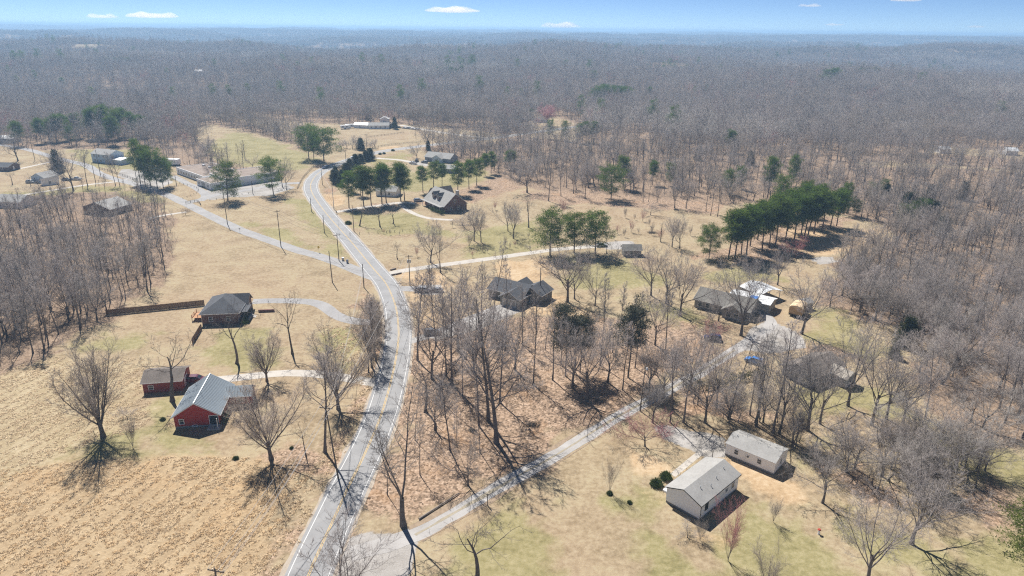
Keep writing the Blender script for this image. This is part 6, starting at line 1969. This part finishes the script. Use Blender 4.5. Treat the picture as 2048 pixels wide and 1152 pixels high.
for k, (px, py, c) in enumerate([(686, 521, "white"), (695, 526, "blue")]):
    g = G(px, py); o = tag(empty("wheelie_bin", (g[0], g[1], 0)), ("pale bin standing on the grass at the junction pole", "blue bin standing on the grass at the junction")[k], "bin")
    MB().add([(-.28, -.3, .05), (.28, -.3, .05), (.28, .3, .05), (-.28, .3, .05), (-.36, -.38, 1.1), (.36, -.38, 1.1), (.36, .38, 1.1), (-.36, .38, 1.1)], [(3, 2, 1, 0), (4, 5, 6, 7), (0, 1, 5, 4), (1, 2, 6, 5), (2, 3, 7, 6), (3, 0, 4, 7)]).build("body", MT["bluegrey" if c == "blue" else "galv"], o)
    MB().box(-.38, .38, -.4, .42, 1.102, 1.18).build("lid", PAINT["navy"] if c == "blue" else MT["trim"], o)
# culvert headwalls where the pale drive meets the road
for k, (a, b) in enumerate((((783, 551), (803, 547)), ((781, 541), (792, 538)))):
    p, q = G(*a), G(*b); d = math.atan2(q[1] - p[1], q[0] - p[0]); L = float(np.linalg.norm(q - p))
    o = MB().box(0, L, -.2, .2, -.2, .45).build("culvert_wall", MT["brownbrick"], None, (p[0], p[1], 0), d)
    tag(o, ("near", "far")[k] + " low brick culvert wall where the pale drive meets the main road", "wall")
# fallen log and brush piles
p, q = G(838, 1040), G(918, 988)
o = MB().tube((0, 0, .25), (q[0] - p[0], q[1] - p[1], .22), .17, .1, n=9).build("fallen_log", MT["log"], None, (p[0], p[1], 0))
tag(o, "long fallen log lying beside the lower gravel lane", "log")
def pile(px, py, s, lab):
    rg_ = np.random.default_rng(int(px)); B_ = Acc(); n_ = 90
    st = rg_.normal(size=(n_, 3)) * np.array([.7, .6, .12]) * s; st[:, 2] = np.abs(st[:, 2])
    d = rg_.normal(size=(n_, 3)); d[:, 2] = np.abs(d[:, 2]) * .5
    B_.t(*spikes(rg_, st, d, rg_.uniform(.5, 1.2, n_) * s, np.full(n_, .07 * s)))
    g = G(px, py); tag(link("brush_pile", B_.mesh("brush_pile", MT["dirtpile"]), None, (g[0], g[1], .05)), lab, "brush pile")
pile(1066, 850, 1.0, "small dark brush pile on the leaf-strewn slope")
pile(1304, 466, 1.3, "dark brush pile on the orchard lawn")
pile(944, 862, .7, "small heap of sticks under the tall trees in the leaf litter")
pile(1352, 420, 1.2, "dark heap at the top of the orchard")
pile(1180, 368, 1.2, "dark heap on the pale ground left of the round orchard pine")
for k, (px, py, lab) in enumerate([(1472, 787, "pale boulder on the grass below the dark hedge"), (1573, 805, "small dark stone on the grass below the dark-roofed house")]):
    rg_ = np.random.default_rng(k); B_ = ball_bush(3 + k, 40)
    import bmesh
    bm = bmesh.new(); bmesh.ops.create_icosphere(bm, subdivisions=2, radius=.8 if k == 0 else .4)
    for v in bm.verts: v.co *= 1 + rg_.normal() * .07; v.co.z *= .5
    me = bpy.data.meshes.new("boulder"); bm.to_mesh(me); bm.free(); me.materials.append(MT["concrete" if k == 0 else "log"])
    g = G(px, py); tag(link("boulder", me, None, (g[0], g[1], .15)), lab, "boulder")
# dark hedge above the white manufactured home
def hedge(name, label, pts, w, h, mat, seed):
    Q = pxline(pts, .8); rg_ = np.random.default_rng(seed)
    C = np.repeat(Q, 10, 0); C = np.column_stack([C + rg_.normal(size=C.shape) * w * .35, rg_.uniform(.1, 1, len(C)) * h])
    o = C[0].copy(); o[2] = 0
    B_ = Acc(); B_.t(*clumps(rg_, C - o, rg_.uniform(.5, .9, len(C)), 9))
    return tag(link(name, B_.mesh(name, MT[mat], False), None, tuple(o)), label, "hedge")
hedge("hedge", "long dark ivy-covered hedge running from the lane towards the dark-roofed house", [(1368, 781), (1410, 779), (1450, 770), (1500, 758), (1532, 749)], 1.8, 2.2, "cedar", 3)
hedge("hedge", "low dark hedge under the first pines of the dark row", [(1420, 528), (1450, 522), (1490, 516)], 1.6, 1.6, "cedar", 4)
hedge("hedge", "small dark shrubs along the wall of the brick house porch", [(489, 650), (492, 637), (493, 625)], .8, .9, "box", 5)
hedge("hedge", "dark foundation shrubs in front of the dormered brick house", [(862, 420), (874, 425), (886, 430)], 1.6, 1.6, "box", 6)
hedge("hedge", "dark bushes at the right corner of the red house porch", [(447, 848), (452, 838)], 1.2, 1.7, "box", 7)
for k, (px, py, sx, lab) in enumerate([(697, 448, 2.6, "round dark bush alone on the dormered house's lawn by the road"), (1219, 988, 1.1, "small dark evergreen bush at the foot of the young bare tree"), (1259, 1006, .9, "small dark evergreen bush on the lawn right of the young bare tree"),
                                      (472, 918, 1.1, "small dark evergreen at the edge of the hay field"), (583, 897, .8, "low shrub between the fan-shaped trees by the road"), (326, 840, 1.1, "small evergreen bush at the foot of the gnarled tree"),
                                      (786, 302, 2.4, "dark round shrub inside the far road bend"), (760, 309, 2.2, "first dark shrub of the bright lawn by the far road"), (768, 308, 2.2, "second dark shrub of the bright lawn by the far road")]):
    g = G(px, py); o = link("evergreen_bush", BUSH[k % 2], None, (g[0], g[1], 0), k); o.scale = (sx, sx, sx * .95); tag(o, lab, "bush")
# white and red toy by the lower right lawn
g = G(1637, 1068); o = tag(empty("yard_ornament", (g[0], g[1], 0)), "small white and red garden ornament on the lower right lawn", "ornament")
MB().tube((0, 0, 0), (0, 0, .9), .2, .12, n=8).build("stand", MT["trim"], o)
MB().tube((0, 0, .902), (0, 0, 1.05), .32, .2, n=10).build("bowl", MT["redpaint"], o)
# posts by the parking
for k, (px, py, tp) in enumerate([(1424, 918, 901), (975, 1010, 988)]):
    g = G(px, py); o = tag(empty("marker_post", (g[0], g[1], 0)), ("short dark post between the two white houses", "short post on the lane edge below the huge tree")[k], "post")
    MB().tube((0, 0, -.2), (0, 0, hgt(px, py, tp)), .07, n=7).build("post", MT["pole"], o)

# ------------------------------------------------------------------ clouds: small puffs far beyond the forest
def cloud_mat():
    m = bpy.data.materials.new("cloud_vapour")
    m.use_nodes = True
    n, l = m.node_tree.nodes, m.node_tree.links
    n.clear()
    v = n.new("ShaderNodeVolumePrincipled")
    v.inputs["Color"].default_value = (1, 1, 1, 1)
    v.inputs["Density"].default_value = .0019
    v.inputs["Anisotropy"].default_value = .4
    o = n.new("ShaderNodeOutputMaterial")
    l.new(v.outputs[0], o.inputs["Volume"])
    m.cycles.homogeneous_volume = True
    return m
CM = cloud_mat()
def cloud(px, py, wpx, hpx, lab, seed):
    import bmesh
    D_ = 20000.0
    d = dirpx(px, py); s = D_ / d[1]; c = np.array([d[0] * s, D_, H + d[2] * s])
    sc = s
    rg_ = np.random.default_rng(seed)
    bm = bmesh.new()
    bmesh.ops.create_icosphere(bm, subdivisions=4, radius=1)
    ph = rg_.uniform(0, 6.28, 8)
    for v in bm.verts:
        x, y, z = v.co
        k = 1 + .16 * math.sin(x * 5 + ph[0]) + .12 * math.sin(x * 11 + ph[1] + y * 4) + .1 * math.sin(z * 6 + ph[2] + x * 3)
        top = max(0, z) * k * (.75 + .5 * math.sin(x * 2.6 + ph[3]) ** 2)
        v.co = (x * wpx * .5 * sc, y * wpx * .35 * sc * k, (top if z > 0 else z * .35) * hpx * .62 * sc)
    for f in bm.faces: f.smooth = True
    me = bpy.data.meshes.new("cloud"); bm.to_mesh(me); bm.free(); me.materials.append(CM)
    tag(link("cloud", me, None, tuple(c)), lab, "cloud")
for k, (x, y, w, h_, lab) in enumerate([(204, 32, 62, 9, "small white cloud left of the larger lens-shaped cloud at upper left"), (304, 31, 104, 12, "larger lens-shaped white cloud at upper left"), (905, 20, 112, 14, "long white cloud near the top edge at the middle"),
                                         (1122, 51, 82, 13, "white cloud just above the horizon right of the middle"), (1620, 10, 46, 6, "small white cloud near the top edge at upper right"), (1812, -1, 60, 8, "white cloud cut by the top edge at upper right"),
                                         (1668, 48, 40, 4, "thin pale cloud just above the horizon on the right"), (1952, 52, 34, 5, "tiny white cloud above the horizon at far right"), (936, 55, 36, 6, "faint small cloud touching the horizon haze at the middle")]):
    cloud(x, y + 2, w, h_, lab, k)

# ------------------------------------------------------------------ tufts of dry grass
def tuft(k):
    rg_ = np.random.default_rng(k); B_ = Acc(); n_ = 14
    st = rg_.normal(size=(n_, 3)) * np.array([.22, .22, 0])
    d = np.column_stack([rg_.normal(size=(n_, 2)) * .7, np.full(n_, .8)])
    B_.t(*spikes(rg_, st, d, rg_.uniform(.22, .5, n_), np.full(n_, .06)))
    return B_.mesh("grass_tuft", MT_TUFT[k % 3])
MT_TUFT = [simple("dry_grass_pale", (.62, .49, .325), .95, .15, 1), simple("dry_grass_brown", (.55, .41, .255), .95, .2, 1), simple("dry_grass_rust", (.56, .39, .215), .95, .2, 1)]
def tufts(name, polys, n_, seed, smin, smax, pal):
    rg_ = np.random.default_rng(seed)
    lo = np.min([p.min(0) for p in polys], 0); hi = np.max([p.max(0) for p in polys], 0)
    lo = np.maximum(lo, [-300, 62]); hi = np.minimum(hi, [320, 330])
    Q = rg_.uniform(lo, hi, (n_, 2))
    Q = Q[in_any(Q, polys, 1.5)]
    Q = Q[clear_of_road(Q, 5.0)]
    a, b, _ = proj(Q[:, 0], Q[:, 1], np.zeros(len(Q)))
    Q = Q[(a > -150) & (a < 2200) & (b < 1250)]
    cl_ = wav(Q[:, 0], Q[:, 1], 6, 12) + wav(Q[:, 0], Q[:, 1], 15, 13)
    row = np.sin(6.283 * (Q[:, 0] * .955 - Q[:, 1] * .296) / 2.9 + .6 * wav(Q[:, 0], Q[:, 1], 40, 9))
    Q = Q[rg_.uniform(size=len(Q)) < np.clip(.45 + .3 * cl_ + .38 * row, .02, 1)]
    return instancer(name, Q, rg_.uniform(smin, smax, len(Q)), rg_.choice(pal, len(Q)), TUFT, seed)
TUFT = lib("grass_tuft", [tuft(k) for k in range(6)])
tufts("hay_stubble", STRAW, 52000, 31, .35, .85, [0, 1, 1, 2, 3, 4, 5])
tufts("meadow_grass", MEADOW, 50000, 32, .3, .7, [0, 3, 0, 3, 1])
tufts("bank_grass", [poly([(640, 650), (735, 655), (745, 760), (660, 900), (600, 1000), (520, 1160), (560, 1160), (700, 880), (735, 780)])], 9000, 33, .4, 1.0, [0, 1, 3, 4])
